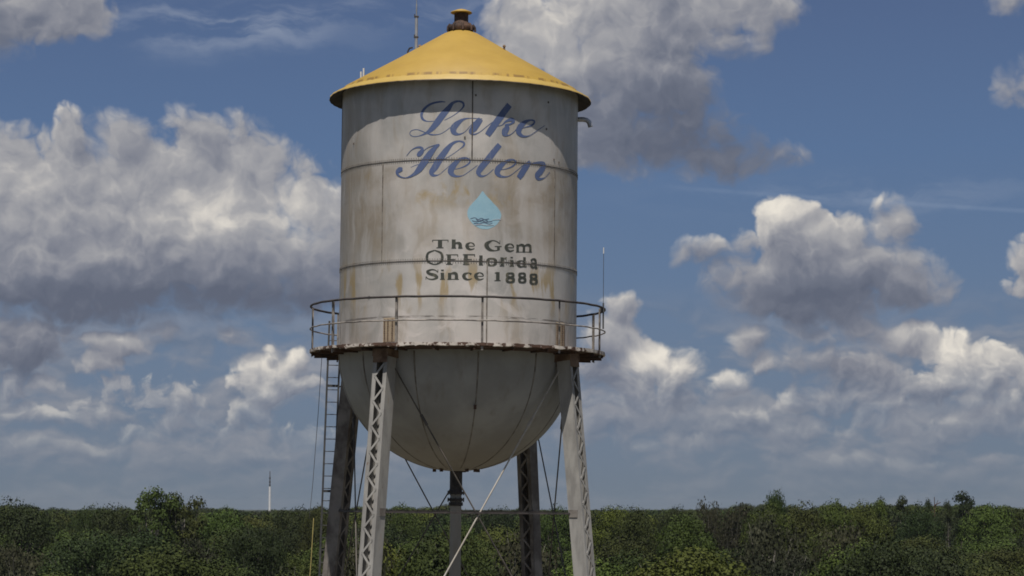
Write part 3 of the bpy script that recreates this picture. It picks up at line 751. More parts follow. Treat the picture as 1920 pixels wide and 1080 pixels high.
# hemispherical bottom with lapped gore plates
b = MB()
prof = []
for k in range(33):
    t = PI / 2 * k / 32
    prof.append((max(TR * math.cos(t), 0.02), ZB + 0.02 - 3.28 * math.sin(t)))
b.lathe(prof, 160)
for g_ in range(12):
    a = 11 + 30 * g_
    vs, fs = [], []
    for k in range(25):
        t = R(2 + 76 * k / 24)
        n_ = cyl(math.cos(t), a, -math.sin(t))
        c0 = cyl(TR * math.cos(t), a, ZB + 0.02 - 3.28 * math.sin(t))
        t_ = Vector((math.cos(R(a)), math.sin(R(a)), 0))
        w_ = 0.022 if k < 5 else 0.014
        vs += [c0 - t_ * w_ - n_ * 0.004, c0 - t_ * w_ + n_ * 0.010, c0 + t_ * w_ + n_ * 0.010, c0 + t_ * w_ - n_ * 0.004]
    for k in range(24):
        for j in range(3):
            fs.append((k * 4 + j, k * 4 + j + 1, k * 4 + j + 5, k * 4 + j + 4))
    b.add(vs, fs, 1)
b.obox(cyl(3.02, 10.6, 25.42 + 0.2), (0.04, 0, 0), (0, 0.03, 0), (0, 0, 0.06), 2)
for a in (-40, 30, 60, 100, -100, 160):
    b.obox(cyl(0.62, a, ZB - 3.22), (0.05, 0, 0), (0, 0.05, 0), (0, 0, 0.06), 2)
b.build('tank_bowl', ['bowl_paint', 'seam_soft', 'rust_dark'], tower)

# roof
wob = [rnd.uniform(-1, 1) for _ in range(181)]


def jit(i, j, r, z):
    if j >= 5:
        return r + 0.008 * wob[i % 180], z + 0.010 * wob[(i * 7) % 180]
    return r, z


b = MB()
S_ = 0.6
pr = [(0.02, 36.42), (0.25, 36.40), (0.5, 36.30), (1.8, 35.52), (3.32, 36.6 - S_ * 3.32 + 0.035), (3.345, 34.575), (3.69, 34.40), (3.70, 34.35)]
b.lathe(pr, 180, jit=jit)
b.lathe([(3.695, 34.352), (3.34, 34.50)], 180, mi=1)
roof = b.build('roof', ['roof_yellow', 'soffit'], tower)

# small fittings on the roof
for a, r_ in ((118, 1.38), (60, 1.42), (-96, 1.18)):
    b = MB()
    z = 36.6 - S_ * r_
    b.tube([cyl(r_, a, z - 0.02), cyl(r_, a, z + 0.08)], 0.03, 8)
    b.tube([cyl(r_, a, z + 0.08), cyl(r_, a, z + 0.13)], [0.05, 0.03], 8)
    b.build('roof_fitting', 'rust_brown', roof)
b = MB()
z = 36.6 - S_ * 1.5
b.tube([cyl(1.5, -95, z - 0.05), cyl(1.52, -95, z + 0.12), cyl(1.47, -95, z + 0.22), cyl(1.38, -95, z + 0.24)], 0.025, 8)
b.build('roof_hook', 'rail_dark', roof)

# roof vent
b = MB()
b.lathe([(0.02, 36.58), (0.34, 36.56), (0.37, 36.52), (0.37, 36.46), (0.34, 36.38)], 32)
b.lathe([(0.26, 36.58), (0.23, 36.64), (0.20, 36.66), (0.20, 36.94)], 32)
for k in range(9):
    a = k * 40 + 8
    b.tube([cyl(0.40, a, 36.38), cyl(0.39, a, 36.50), cyl(0.33, a, 36.58)], 0.032, 6)
vent = b.build('roof_vent', 'rust_dark', tower)
b = MB()
b.lathe([(0.02, 37.04), (0.14, 37.01), (0.29, 36.95), (0.31, 36.925), (0.29, 36.91), (0.02, 36.92)], 32)
b.build('vent_cap', 'roof_yellow', vent)

# antenna mast on the roof
b = MB()
px_, py_ = -1.28, 0.12
b.tube([(px_, py_, 35.6), (px_, py_, 36.82)], 0.042, 10)
b.tube([(px_, py_, 36.80), (px_, py_, 37.2)], 0.022, 8)
b.tube([(px_, py_, 37.2), (px_, py_, 38.6)], 0.012, 6)
mast = b.build('antenna_mast', 'galvanised', tower)
for zz in (36.24, 36.83):
    b = MB()
    b.obox((px_, py_, zz), (0.065, 0, 0), (0, 0.05, 0), (0, 0, 0.018))
    b.obox((px_ - 0.05, py_, zz + 0.03), (0.012, 0, 0), (0, 0.03, 0), (0, 0, 0.04))
    b.build('mast_clamp', 'rail_dark', mast)
for dx_, h_ in ((0.0, 0.30), (0.075, 0.40)):
    b = MB()
    b.tube([(-2.86 + dx_, 0.5, 34.75), (-2.86 + dx_, 0.5, 34.85 + h_ * 0.4)], 0.016, 6)
    b.tube([(-2.86 + dx_, 0.5, 34.85 + h_ * 0.4), (-2.86 + dx_, 0.5, 35.0 + h_)], 0.026, 8)
    b.build('stub_antenna', 'white_mast', tower)

# overflow pipe under the eave
b = MB()
zz = 33.86
pts = [cyl(3.3, 88, zz + 0.02), cyl(3.48, 88, zz + 0.02), cyl(3.58, 88, zz), cyl(3.65, 88, zz - 0.06), cyl(3.69, 88, zz - 0.19)]
b.tube(pts, 0.07, 12, cap=True)
b.build('overflow_pipe', 'galvanised', tower)

# walkway
WR = 4.12
b = MB()
b.lathe([(TR + 0.004, ZB + 0.06), (WR - 0.01, ZB + 0.045)], 160, mi=0)
b.lathe([(WR - 0.01, ZB + 0.0), (TR - 0.02, ZB - 0.06)], 160, mi=1)
for k in range(24):
    a = 7.5 + k * 15
    n_ = cyl(1, a, 0)
    t_ = Vector((math.cos(R(a)), math.sin(R(a)), 0))
    b.obox(cyl((TR + WR) / 2, a, ZB - 0.055), n_ * (WR - TR) / 2.15, t_ * 0.02, Vector((0, 0, 0.045)), 1)
walk = b.build('walkway', ['walk_floor', 'rust_dark'], tower)
b = MB()
jag = []
v_ = 0.0
for k in range(361):
    v_ = v_ * 0.55 + rnd.uniform(-1, 1) * 0.5
    jag.append(v_)


def jit2(i, j, r, z):
    if j in (2, 3):
        return r + 0.010 * jag[(i * 3) % 360], z + 0.022 * jag[i % 360] - (0.03 if rnd.random() < 0.04 else 0)
    return r + 0.006 * jag[(i * 5) % 360], z + 0.012 * jag[(i * 2) % 360]


b.lathe([(WR - 0.02, ZB + 0.075), (WR + 0.012, ZB + 0.075), (WR + 0.012, ZB - 0.005), (WR - 0.02, ZB - 0.02)], 360, smooth=False, jit=jit2)
b.build('walkway_edge', 'walk_edge', walk)

# railing
b = MB()
N = 120


def ring_tube(b, r, z, rad, a0=0, a1=360, wz=0.0, mi=0):
    n = int(N * (a1 - a0) / 360)
    b.tube([cyl(r, a0 + (a1 - a0) * k / n, z + wz * math.sin(k * 1.7) * math.sin(k * 0.37)) for k in range(n + 1)], rad, 6, mi)


ring_tube(b, WR, 28.49, 0.032, wz=0.006)
ring_tube(b, WR + 0.01, 27.86, 0.020, wz=0.008, mi=1)
rail = b.build('railing', ['rail_dark', 'rail_grey'], tower)
for k in range(11):
    a = -22.3 + 32.73 * k
    b = MB()
    n_ = cyl(1, a, 0)
    t_ = Vector((math.cos(R(a)), math.sin(R(a)), 0))
    b.obox(cyl(WR - 0.035, a, (28.47 + ZB - 0.12) / 2), t_ * 0.030, n_ * 0.005, Vector((0, 0, (28.47 - ZB + 0.12) / 2)))
    b.obox(cyl(WR - 0.060, a, (28.46 + ZB - 0.10) / 2) + t_ * 0.026, t_ * 0.005, n_ * 0.026, Vector((0, 0, (28.46 - ZB + 0.10) / 2)))
    b.build('railing_post', 'rail_grey', rail)

# whip antenna on the right of the railing
b = MB()
p_ = cyl(WR + 0.02, 78, 0)
b.tube([p_ + Vector((0, 0, 27.9)), p_ + Vector((0, 0, 28.62))], 0.022, 8)
b.tube([p_ + Vector((0, 0, 28.6)), p_ + Vector((0, 0, 30.02))], 0.0075, 6)
b.tube([p_ + Vector((0, 0, 30.0)), p_ + Vector((0, 0, 30.17))], 0.016, 6, 1)
b.obox(p_ + Vector((-0.03, 0, 28.42)), (0.06, 0, 0), (0, 0.04, 0), (0, 0, 0.05))
b.build('whip_antenna', ['steel_grey', 'white_mast'], tower)


# legs: two channels laced together
LA, LBD = 0.44, 0.42
ZT, ZF = 27.05, 0.55


def leg_r(z):
    return 3.56 + (ZT - z) * 0.100


for a in LEG_AZ:
    n_ = cyl(1, a, 0)
    t_ = Vector((math.cos(R(a)), math.sin(R(a)), 0))

    def P_(tq, rq, z, n_=n_, t_=t_):
        return n_ * (leg_r(z) + rq) + t_ * tq + Vector((0, 0, z))
    b = MB()
    for s in (-1, 1):
        b.bar(P_(s * LA / 2, 0, ZF), P_(s * LA / 2, 0, ZT), t_, 0.018, LBD)
        for q in (-1, 1):
            b.bar(P_(s * (LA / 2 - 0.060), q * (LBD / 2 - 0.012), ZF), P_(s * (LA / 2 - 0.060), q * (LBD / 2 - 0.012), ZT), t_, 0.10, 0.018)
    # head plate under the walkway
    for q in (-1, 1):
        b.bar(P_(0, q * (LBD / 2 + 0.012), 26.78), P_(0, q * (LBD / 2 + 0.012), 27.02), t_, LA + 0.02, 0.014, 1)
    b.bar(P_(0, -0.1, 26.92), P_(0, -0.1, 27.12), t_, LA + 0.08, LBD + 0.25, 1)
    lm = 'leg_paint' if a < 100 else 'leg_rust_shade'  # back legs rustier, also darkened in colour to stand for tank shade
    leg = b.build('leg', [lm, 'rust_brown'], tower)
    b = MB()
    hp = 0.335
    for q in (-1, 1):
        z = 26.75
        s = 1
        while z - hp > ZF:
            b.bar(P_(s * (LA / 2 - 0.075), q * (LBD / 2 + 0.006), z), P_(-s * (LA / 2 - 0.075), q * (LBD / 2 + 0.006), z - hp), t_, 0.055, 0.010)
            z -= hp
            s = -s
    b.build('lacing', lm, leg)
    for zz in (22.80, 17.6, 13.4, 9.4, 5.5):
        for s in (-1, 1):
            b = MB()
            b.obox(P_(s * (LA / 2 + 0.02), -0.06, zz), t_ * 0.008, n_ * 0.13, Vector((0, 0, 0.10)))
            b.build('gusset_plate', 'leg_rust_shade', leg)
    b = MB()
    c0 = n_ * leg_r(0.3)
    b.obox(c0 + Vector((0, 0, 0.25)), n_ * 0.65, t_ * 0.65, Vector((0, 0, 0.26)))
    b.obox(c0 + Vector((0, 0, 0.53)), n_ * 0.4, t_ * 0.4, Vector((0, 0, 0.02)))
    b.build('footing', 'concrete', leg)

LEVELS = (22.80, 17.6, 13.4, 9.4, 5.5)
for i in range(4):
    a0, a1 = LEG_AZ[i], LEG_AZ[(i + 1) % 4]
    for zz in LEVELS:
        p, q = cyl(leg_r(zz), a0, zz), cyl(leg_r(zz), a1, zz)
        dv = (q - p).normalized()
        b = MB()
        side = Vector((-dv.y, dv.x, 0))
        p2, q2 = p + dv * 0.24, q - dv * 0.24
        for s in (-1, 1):
            b.bar(p2 + side * 0.05 * s, q2 + side * 0.05 * s, side, 0.04, 0.05)
        n = 9
        for k in range(n):
            u0, u1 = k / n, (k + 1) / n
            s = 1 if k % 2 else -1
            b.bar(p2.lerp(q2, u0) + side * 0.05 * s + Vector((0, 0, 0.05)), p2.lerp(q2, u1) - side * 0.05 * s + Vector((0, 0, 0.05)), side, 0.03, 0.01)
        b.build('horizontal_strut', 'rail_dark', tower)
    for z1, z0 in ((26.72, 17.6), (17.6, 9.4), (9.4, 1.3)):
        for (s0, s1) in ((a0, a1), (a1, a0)):
            p, q = cyl(leg_r(z1) - 0.05, s0, z1), cyl(leg_r(z0) - 0.05, s1, z0)
            dv = (q - p).normalized()
            hz = Vector((dv.x, dv.y, 0)).normalized()
            off = Vector((hz.y, -hz.x, 0)) * 0.035 * (1 if s0 == a0 else -1)
            b = MB()
            b.tube([p + hz * 0.20 + off, q - hz * 0.20 + off], 0.023 if (i == 0 and s0 == a1) else 0.020, 8)
            pe, qe = p + hz * 0.20 + off, q - hz * 0.20 + off
            dv = (qe - pe).normalized()
            m_ = pe.lerp(qe, 0.16)
            b.tube([m_ - dv * 0.16, m_ + dv * 0.16], 0.042, 8)
            b.build('tie_rod', 'rod_sunlit' if (i == 0 and s0 == a1) else 'rod_dim', tower)  # one front rod paler as if sunlit, others darker: light put in colour

# riser pipe
b = MB()
b.lathe([(0.158, 0.0), (0.158, 23.32)], 24)
b.build('riser_pipe', 'bowl_paint', tower)
riser = bpy.data.objects['riser_pipe']
b = MB()
b.lathe([(0.175, 23.3), (0.175, 24.05)], 24)
for zz in (23.34, 23.15):
    b.lathe([(0.16, zz - 0.035), (0.235, zz - 0.035), (0.235, zz + 0.035), (0.16, zz + 0.035)], 24, smooth=False)
    for k in range(8):
        c0 = cyl(0.215, k * 45, zz)
        b.tube([c0 - Vector((0, 0, 0.06)), c0 + Vector((0, 0, 0.06))], 0.018, 6)
b.lathe([(0.20, 22.98), (0.20, 23.08)], 24)
b.build('expansion_joint', 'rail_dark', riser)

# ladder from the ground to the walkway
b = MB()


def lad(z, s):
    x_ = -3.66 - (27.0 - z) * 0.028
    y_ = 2.52 + (27.0 - z) * 0.055
    return Vector((x_ + s * 0.165, y_ + s * 0.05, z))


for s in (-1, 1):
    b.bar(lad(0.3, s), lad(28.15 if s > 0 else 28.3, s), (0, 1, 0), 0.035, 0.055)
z = 0.6
while z < 28.0:
    b.tube([lad(z, -1), lad(z, 1)], 0.012, 6)
    z += 0.357
for zz in (26.4, 23.35, 18.9, 14, 9, 4):
    p = lad(zz, 1)
    b.bar(p, p + Vector((0.30, -0.35, 0)), (0, 0, 1), 0.04, 0.02)
    b.bar(lad(zz, -1) + Vector((0, 0, .02)), lad(zz, 1) + Vector((0, 0, .02)), (0, 0, 1), 0.07, 0.03)
b.build('ladder', 'steel_grey', tower)
b = MB()
b.tube([(-3.83, 0.35, 27.15), (-3.90, 0.3, 25.6), (-4.02, 0.3, 23.6), (-4.10, 0.28, 22.6)], 0.0085, 5)
b.tube([(-3.98, 0.28, 22.6), (-4.03, 0.25, 21.4), (-4.25, 0.2, 18.0), (-5.2, 0.0, 6.0), (-5.5, 0, 0.2)], 0.014, 5, 1)
b.build('safety_cable', ['steel_grey', 'yellow_rope'], tower)
b = MB()
b.tube([(1.95, 1.6, 26.0 - 1.6), (2.2, 1.9, 22.5), (2.35, 2.0, 12), (2.5, 2.1, 0.1)], 0.0085, 5)
b.build('hanging_cable', 'steel_grey', tower)

# ------------------------------------------------------------------ trees
def m_leaf(c_dark, c_mid, c_lite):
    def f(t, b):
        geo = t.node('ShaderNodeNewGeometry')
        info = t.node('ShaderNodeObjectInfo')
        co = obj_co(t)
        n = t.noise(co, 0.45, 3.0, 0.6)
        rr = geo.outputs['Random Per Island']
        c = t.mix(t.m('MULTIPLY_ADD', rr, 0.40, t.ramp(n, 0.3, 0.7, 0.0, 0.6)), c_dark, c_mid)
        c = t.mix(t.ramp(rr, 0.86, 1.0, 0.0, 0.8), c, c_lite)
        hs = t.node('ShaderNodeHueSaturation')
        t.put(hs.inputs['Hue'], t.m('MULTIPLY_ADD', info.outputs['Random'], 0.055, 0.468))
        t.put(hs.inputs['Saturation'], 1.12)
        t.put(hs.inputs['Value'], t.m('MULTIPLY_ADD', t.m('FRACT', t.m('MULTIPLY', info.outputs['Random'], 7.31)), 0.80, 0.62))
        t.put(hs.inputs['Color'], c)
        C(t, b, hs.outputs[0])
        b.inputs['Specular IOR Level'].default_value = 0.25
    return f


mat('leaves_green', m_leaf((0.019, 0.028, 0.007), (0.052, 0.071, 0.016), (0.072, 0.092, 0.026)), 0.8)
mat('leaves_yellow', m_leaf((0.023, 0.032, 0.007), (0.054, 0.071, 0.013), (0.074, 0.092, 0.024)), 0.75)
mat('leaves_dark', m_leaf((0.010, 0.016, 0.005), (0.026, 0.038, 0.010), (0.039, 0.052, 0.016)), 0.75)
mat('leaves_grey', m_leaf((0.018, 0.020, 0.010), (0.040, 0.043, 0.023), (0.064, 0.064, 0.042)), 0.85)
mat('leaves_rust', m_leaf((0.022, 0.026, 0.007), (0.054, 0.060, 0.014), (0.074, 0.078, 0.022)), 0.8)
mat('bark', m_flat((0.13, 0.115, 0.10), (0.26, 0.235, 0.20), 2.0), 0.9)
mat('pale_bark', m_flat((0.17, 0.155, 0.13), (0.28, 0.26, 0.23), 2.0), 0.9)


def leaf_mesh(name, seed, lobes, n, size, m, droop=0.0, fill=0.35):
    """leaf clusters scattered through the shells of the given lobes (x, y, z, r)"""
    g = np.random.default_rng(seed)
    L = np.array(lobes)
    wgt = L[:, 3] ** 2
    idx = g.choice(len(L), n, p=wgt / wgt.sum())
    dr = g.normal(size=(n, 3))
    dr /= np.linalg.norm(dr, axis=1)[:, None]
    dr[:, 2] = np.where(dr[:, 2] < -0.25, -dr[:, 2] * g.uniform(0.1, 1.0, n), dr[:, 2])
    rad = L[idx, 3] * np.where(g.random(n) < fill, g.uniform(0.3, 0.95, n), g.uniform(0.85, 1.10, n))
    rad *= 1 + 0.10 * np.sin(dr[:, 0] * 6 + idx) * np.cos(dr[:, 1] * 7 + idx * 2)
    c = L[idx, :3] + dr * rad[:, None] * np.array([1, 1, 0.82])
    nr = dr + g.normal(size=(n, 3)) * 0.33
    nr[:, 2] += 0.08
    nr /= np.linalg.norm(nr, axis=1)[:, None]
    t1 = np.cross(nr, g.normal(size=(n, 3)))
    t1 /= np.linalg.norm(t1, axis=1)[:, None]
    t2 = np.cross(nr, t1)
    s = size * g.uniform(0.55, 1.45, (n, 1))
    a = s * g.uniform(0.6, 1.0, (n, 1))
    bb = s * g.uniform(0.5, 0.95, (n, 1))
    if droop:
        c[:, 2] -= droop * g.random(n) ** 2 * 2
        t2[:] = t2 * 0.5
        t2[:, 2] -= 1.2
    v = np.empty((n, 4, 3))
    v[:, 0] = c - t1 * a * 0.5
    v[:, 1] = c - t2 * bb * 0.5 + t1 * a * 0.1
    v[:, 2] = c + t1 * a * 0.55 + nr * s * 0.12
    v[:, 3] = c + t2 * bb * 0.5 - t1 * a * 0.1
    me = bpy.data.meshes.new(name)
    me.vertices.add(n * 4)
    me.vertices.foreach_set('co', v.reshape(-1).astype('f'))
    me.loops.add(n * 4)
    me.loops.foreach_set('vertex_index', np.arange(n * 4, dtype='i'))
    me.polygons.add(n)
    me.polygons.foreach_set('loop_start', np.arange(0, n * 4, 4, dtype='i'))
    me.materials.append(MATS[m])
    me.update(calc_edges=True)
    me['top'] = float(np.percentile(v[:, :, 2], 99.7))
    me['spread'] = float(np.percentile(v[:, :, 0], 99) - np.percentile(v[:, :, 0], 1))
    return me


def trunk_mesh(name, seed, h, lobes, r0=0.32, m='bark', bare=False):
    g = random.Random(seed)
    b = MB()
    top = h * (0.80 if not bare else 0.97)
    pts = [Vector((0, 0, -0.3)), Vector((0, 0, h * 0.22)), Vector((g.uniform(-.3, .3), g.uniform(-.3, .3), h * 0.5)), Vector((g.uniform(-.6, .6), g.uniform(-.6, .6), top))]
    b.tube(pts, [r0 * 1.25, r0, r0 * 0.7, r0 * 0.22], 8)
    for (x, y, z, r) in lobes:
        f = g.uniform(0.3, 0.62)
        s = pts[1].lerp(pts[2], f)
        e = Vector((x, y, z))
        mid = s.lerp(e, 0.5) + Vector((g.uniform(-.4, .4), g.uniform(-.4, .4), -0.06 * h))
        b.tube([s, mid, e], [r0 * 0.42, r0 * 0.26, r0 * 0.08], 5)
        e2 = e + Vector((g.uniform(-1, 1), g.uniform(-1, 1), g.uniform(0.2, 1.0))) * r * 0.8
        b.tube([mid, e2], [r0 * 0.16, r0 * 0.05], 4)
    o = b.build(name, m)
    me = o.data
    bpy.data.objects.remove(o)
    return me


def round_lobes(seed, n, h, rx, base=0.42, rr=(0.24, 0.42)):
    g = random.Random(seed)
    out = [(0, 0, h * 0.70, rx * 0.55)]
    for k in range(n):
        t = k / n
        a = k * 2.39996 + g.uniform(-.4, .4)
        cz = 1 - 1.0 * t
        q = math.sqrt(max(0.0, 1 - cz * cz)) * rx * g.uniform(0.60, 0.86)
        r = rx * g.uniform(*rr)
        z = h * base + (h * (1 - base) - r * 0.8) * (0.25 + 0.75 * cz) * g.uniform(0.86, 1.0)
        out.append((q * math.cos(a), q * math.sin(a), z, r))
    return out


def tall_lobes(seed, n, h, rx, z0=0.45, rr=(0.26, 0.42)):
    g = random.Random(seed)
    out = []
    for k in range(n):
        t = (k + 0.5) / n
        a = k * 2.39996 + g.uniform(-.5, .5)
        r = rx * g.uniform(*rr)
        q = rx * (0.85 - 0.45 * t) * g.uniform(0.2, 1.0)
        out.append((q * math.cos(a), q * math.sin(a), h * z0 + (h * (1 - z0) - r * .8) * t, r))
    return out


# kinds: (crown mesh, trunk mesh, nominal height, nominal crown radius)
KINDS = {}


def kind(key, m, make, n, size, bark='bark', var=3, h=15.0, rx=6.0, droop=0.0, fill=0.35, bare=False, r0=0.32):
    L = []
    for k in range(var):
        sd = sum(map(ord, key)) * 7 + k
        lob = make(sd)
        L.append((leaf_mesh(key + '_crown', sd, lob, n, size, m, droop, fill), trunk_mesh(key + '_trunk', sd, h, lob, r0, bark, bare)))
    KINDS[key] = L


kind('green', 'leaves_green', lambda s: round_lobes(s, 22, 15, 6.2), 13500, 0.27, var=4)
kind('yellow', 'leaves_yellow', lambda s: round_lobes(s, 20, 15, 5.8), 12500, 0.27, var=3)
kind('dark', 'leaves_dark', lambda s: round_lobes(s, 22, 15, 6.4), 13500, 0.27, var=3)
kind('rust', 'leaves_rust', lambda s: round_lobes(s, 18, 15, 5.4, rr=(.24, .40)), 10000, 0.27, var=2)
kind('grey', 'leaves_grey', lambda s: tall_lobes(s, 20, 15, 5.2, z0=0.3), 6500, 0.30, 'pale_bark', var=2, droop=0.8, fill=0.5)
kind('open', 'leaves_green', lambda s: tall_lobes(s, 24, 15, 5.0, z0=0.30, rr=(.22, .36)), 8500, 0.30, 'pale_bark', var=2, fill=0.5)
kind('slim', 'leaves_dark', lambda s: tall_lobes(s, 16, 15, 2.6, z0=0.25, rr=(.32, .52)), 3600, 0.30, 'bark', var=2, fill=0.5)

NAMES = {'green': 'broadleaf_tree', 'yellow': 'broadleaf_tree', 'dark': 'evergreen_tree', 'rust': 'broadleaf_tree', 'grey': 'mossy_tree', 'open': 'open_crowned_tree', 'slim': 'slender_tree'}
LOOK = {'green': 'mid green tree', 'yellow': 'bright yellow green tree', 'dark': 'dark green tree', 'rust': 'olive brown tree',
        'grey': 'grey mossy tree', 'open': 'open crowned tree', 'slim': 'slender dark tree'}


def plant(key, v, x, y, h, width, rot, label, group=None):
    cm, tm = KINDS[key][v % len(KINDS[key])]
    e = empty(NAMES[key], (x, y, 0))
    tag(e, label, 'tree', group)
    sx, sz = width / cm['spread'], h / cm['top']
    e.scale = (sx, sx, sz)
    e.rotation_euler = (0, 0, rot)
    c_ = bpy.data.objects.new('crown', cm)
    t_ = bpy.data.objects.new('trunk', tm)
    for o in (c_, t_):
        COL.objects.link(o)
        o.parent = e
    return e


def near(px, top, dist):
    """ground position and height of a tree seen at bearing px (45 units/radian x100) with its top at elevation top"""
    return dist * (px - 960) / 4500.0, dist, 23.0 + (947 - top) / 4500.0 * dist


# trees that stand out against the sky, each with its own look
SPECIAL = [
    ('open', 0, 296, 917, 420, 10.5, 'tallest tree on the left skyline, open crown with sky showing through its limbs'),
    ('open', 1, 346, 927, 424, 7.5, 'ragged twiggy tree joined to the right of the tallest tree on the left skyline'),
    ('dark', 0, 30, 938, 400, 15.0, 'broad dark topped tree rising at the far left edge of the woods'),
    ('dark', 1, 225, 948, 450, 11.0, 'dark leaved tree just left of the tallest tree on the left skyline'),
    ('dark', 2, 178, 949, 470, 9.0, 'small dark skyline tree between the left edge mound and the tall open tree'),
    ('dark', 1, 555, 953, 470, 11.0, 'very dark tree below the distant white mast'),
    ('green', 1, 430, 955, 430, 12.5, 'mid green flat topped tree right of the tallest left tree'),
    ('green', 2, 756, 947, 500, 8.0, 'green tree top showing just right of the front left tower leg'),
    ('yellow', 1, 850, 985, 310, 9.0, 'bright yellow green tree behind the central riser pipe'),
    ('grey', 0, 1330, 940, 470, 7.0, 'small bare twiggy grey tree top on the skyline right of the tower'),
    ('grey', 1, 1372, 950, 450, 8.0, 'grey moss draped tree right of the yellow green thicket'),
    ('grey', 0, 1425, 968, 400, 8.0, 'grey brown tree with hanging moss below the rounded skyline tree'),
    ('yellow', 0, 1285, 965, 380, 11.0, 'bright yellow green tree left of the grey moss draped trees'),
    ('green', 0, 1452, 921, 440, 5.8, 'rounded green tree that stands highest on the skyline right of the tower'),
    ('green', 3, 1440, 945, 430, 10.5, 'broad green tree below the rounded tree highest on the right skyline'),
    ('rust', 0, 1190, 952, 430, 9.0, 'olive brown tree beside the front right tower leg'),
    ('green', 2, 1560, 941, 450, 11.0, 'wide low green tree left of the dark topped skyline trees'),
    ('open', 0, 1645, 935, 480, 6.0, 'light crowned skyline tree left of the small black topped tree'),
    ('slim', 0, 1688, 931, 490, 3.6, 'small black topped slender tree between two lighter crowns'),
    ('slim', 1, 1738, 936, 520, 2.6, 'thin dark tree beside the bare snag'),
    ('slim', 1, 1775, 939, 520, 2.8, 'short dark tree just left of the club shaped tree'),
    ('slim', 0, 1802, 922, 480, 5.2, 'club shaped tree leaning right above the skyline at the right'),
    ('open', 1, 1890, 952, 470, 7.0, 'low ragged tree near the right edge of the woods'),
    ('grey', 1, 1570, 985, 330, 8.5, 'grey dead looking tree with vertical moss in the right woods'),
    ('green', 3, 1505, 944, 440, 13.0, 'domed green tree top right of the rounded highest tree on the right skyline'),
    ('green', 1, 1615, 943, 460, 11.0, 'full green tree top left of the light crowned skyline tree'),
    ('dark', 0, 1718, 946, 470, 10.0, 'dark green tree top between the black topped slender tree and the dead snag'),
    ('green', 0, 1850, 948, 450, 13.0, 'broad green tree top right of the club shaped skyline tree'),
    ('yellow', 2, 1150, 950, 450, 10.0, 'yellow green tree top beside the lower front right leg'),
    ('dark', 2, 1262, 951, 520, 9.0, 'small dark tree top above the bright yellow green thicket'),
    ('green', 2, 1045, 950, 470, 10.0, 'green tree top seen between the two right tower legs'),
    ('dark', 1, 930, 953, 480, 10.0, 'dark green tree top just right of the riser pipe'),
    ('green', 1, 600, 951, 450, 8.0, 'green tree top behind the ladder foot'),
    ('dark', 2, 480, 985, 330, 9.0, 'dark tree in front of the white mast and left of the ladder'),
]
TAKEN = []
for key, v, px, top, dist, wd, lab in SPECIAL:
    x, y, h = near(px, top, dist)
    plant(key, v, x, y, h, wd, px * 0.7, lab)
    TAKEN.append((x, y, wd * 0.42))

# bare snag on the right skyline
x, y, h = near(1749, 932, 500)
b = MB()
b.tube([(0, 0, 0), (0.1, 0, h * .6), (0, 0, h)], [0.25, 0.17, 0.07], 6)
b.tube([(0, 0, h * .93), (1.3, 0, h * .955)], [0.14, 0.07], 5)
b.tube([(0, 0, h * .86), (-0.9, 0, h * .90)], [0.12, 0.05], 5)
b.tube([(0, 0, h * .90), (0.8, 0.3, h * .975)], [0.10, 0.05], 5)
o = b.build('dead_tree', 'rust_dark')
o.location = (x, y, 0)
tag(o, 'bare dead snag with a stub branch standing on the right skyline', 'dead tree')


def patch(px, y):
    """which kind of wood grows at a bearing and distance"""
    n = math.sin(px * .011 + y * .021) + math.sin(px * .023 - y * .013 + 2) * .8
    if 1120 < px < 1340 and y < 430:
        w = {'yellow': 5, 'green': 3, 'rust': 2}
    elif 1340 < px < 1520 and 280 < y < 440:
        w = {'grey': 3, 'green': 4, 'dark': 1}
    elif 150 < px < 290 and y > 330:
        w = {'dark': 6, 'green': 1}
    elif 480 < px < 600 and y > 330:
        w = {'dark': 5, 'green': 2}
    elif px > 1750:
        w = {'green': 5, 'dark': 2, 'grey': .7}
    elif n > 0.9:
        w = {'yellow': 3, 'green': 3}
    elif n < -0.9:
        w = {'dark': 2, 'grey': .6, 'green': 3}
    else:
        w = {'green': 6, 'yellow': 1.6, 'dark': 1.2, 'rust': .6, 'grey': .3}
    return w


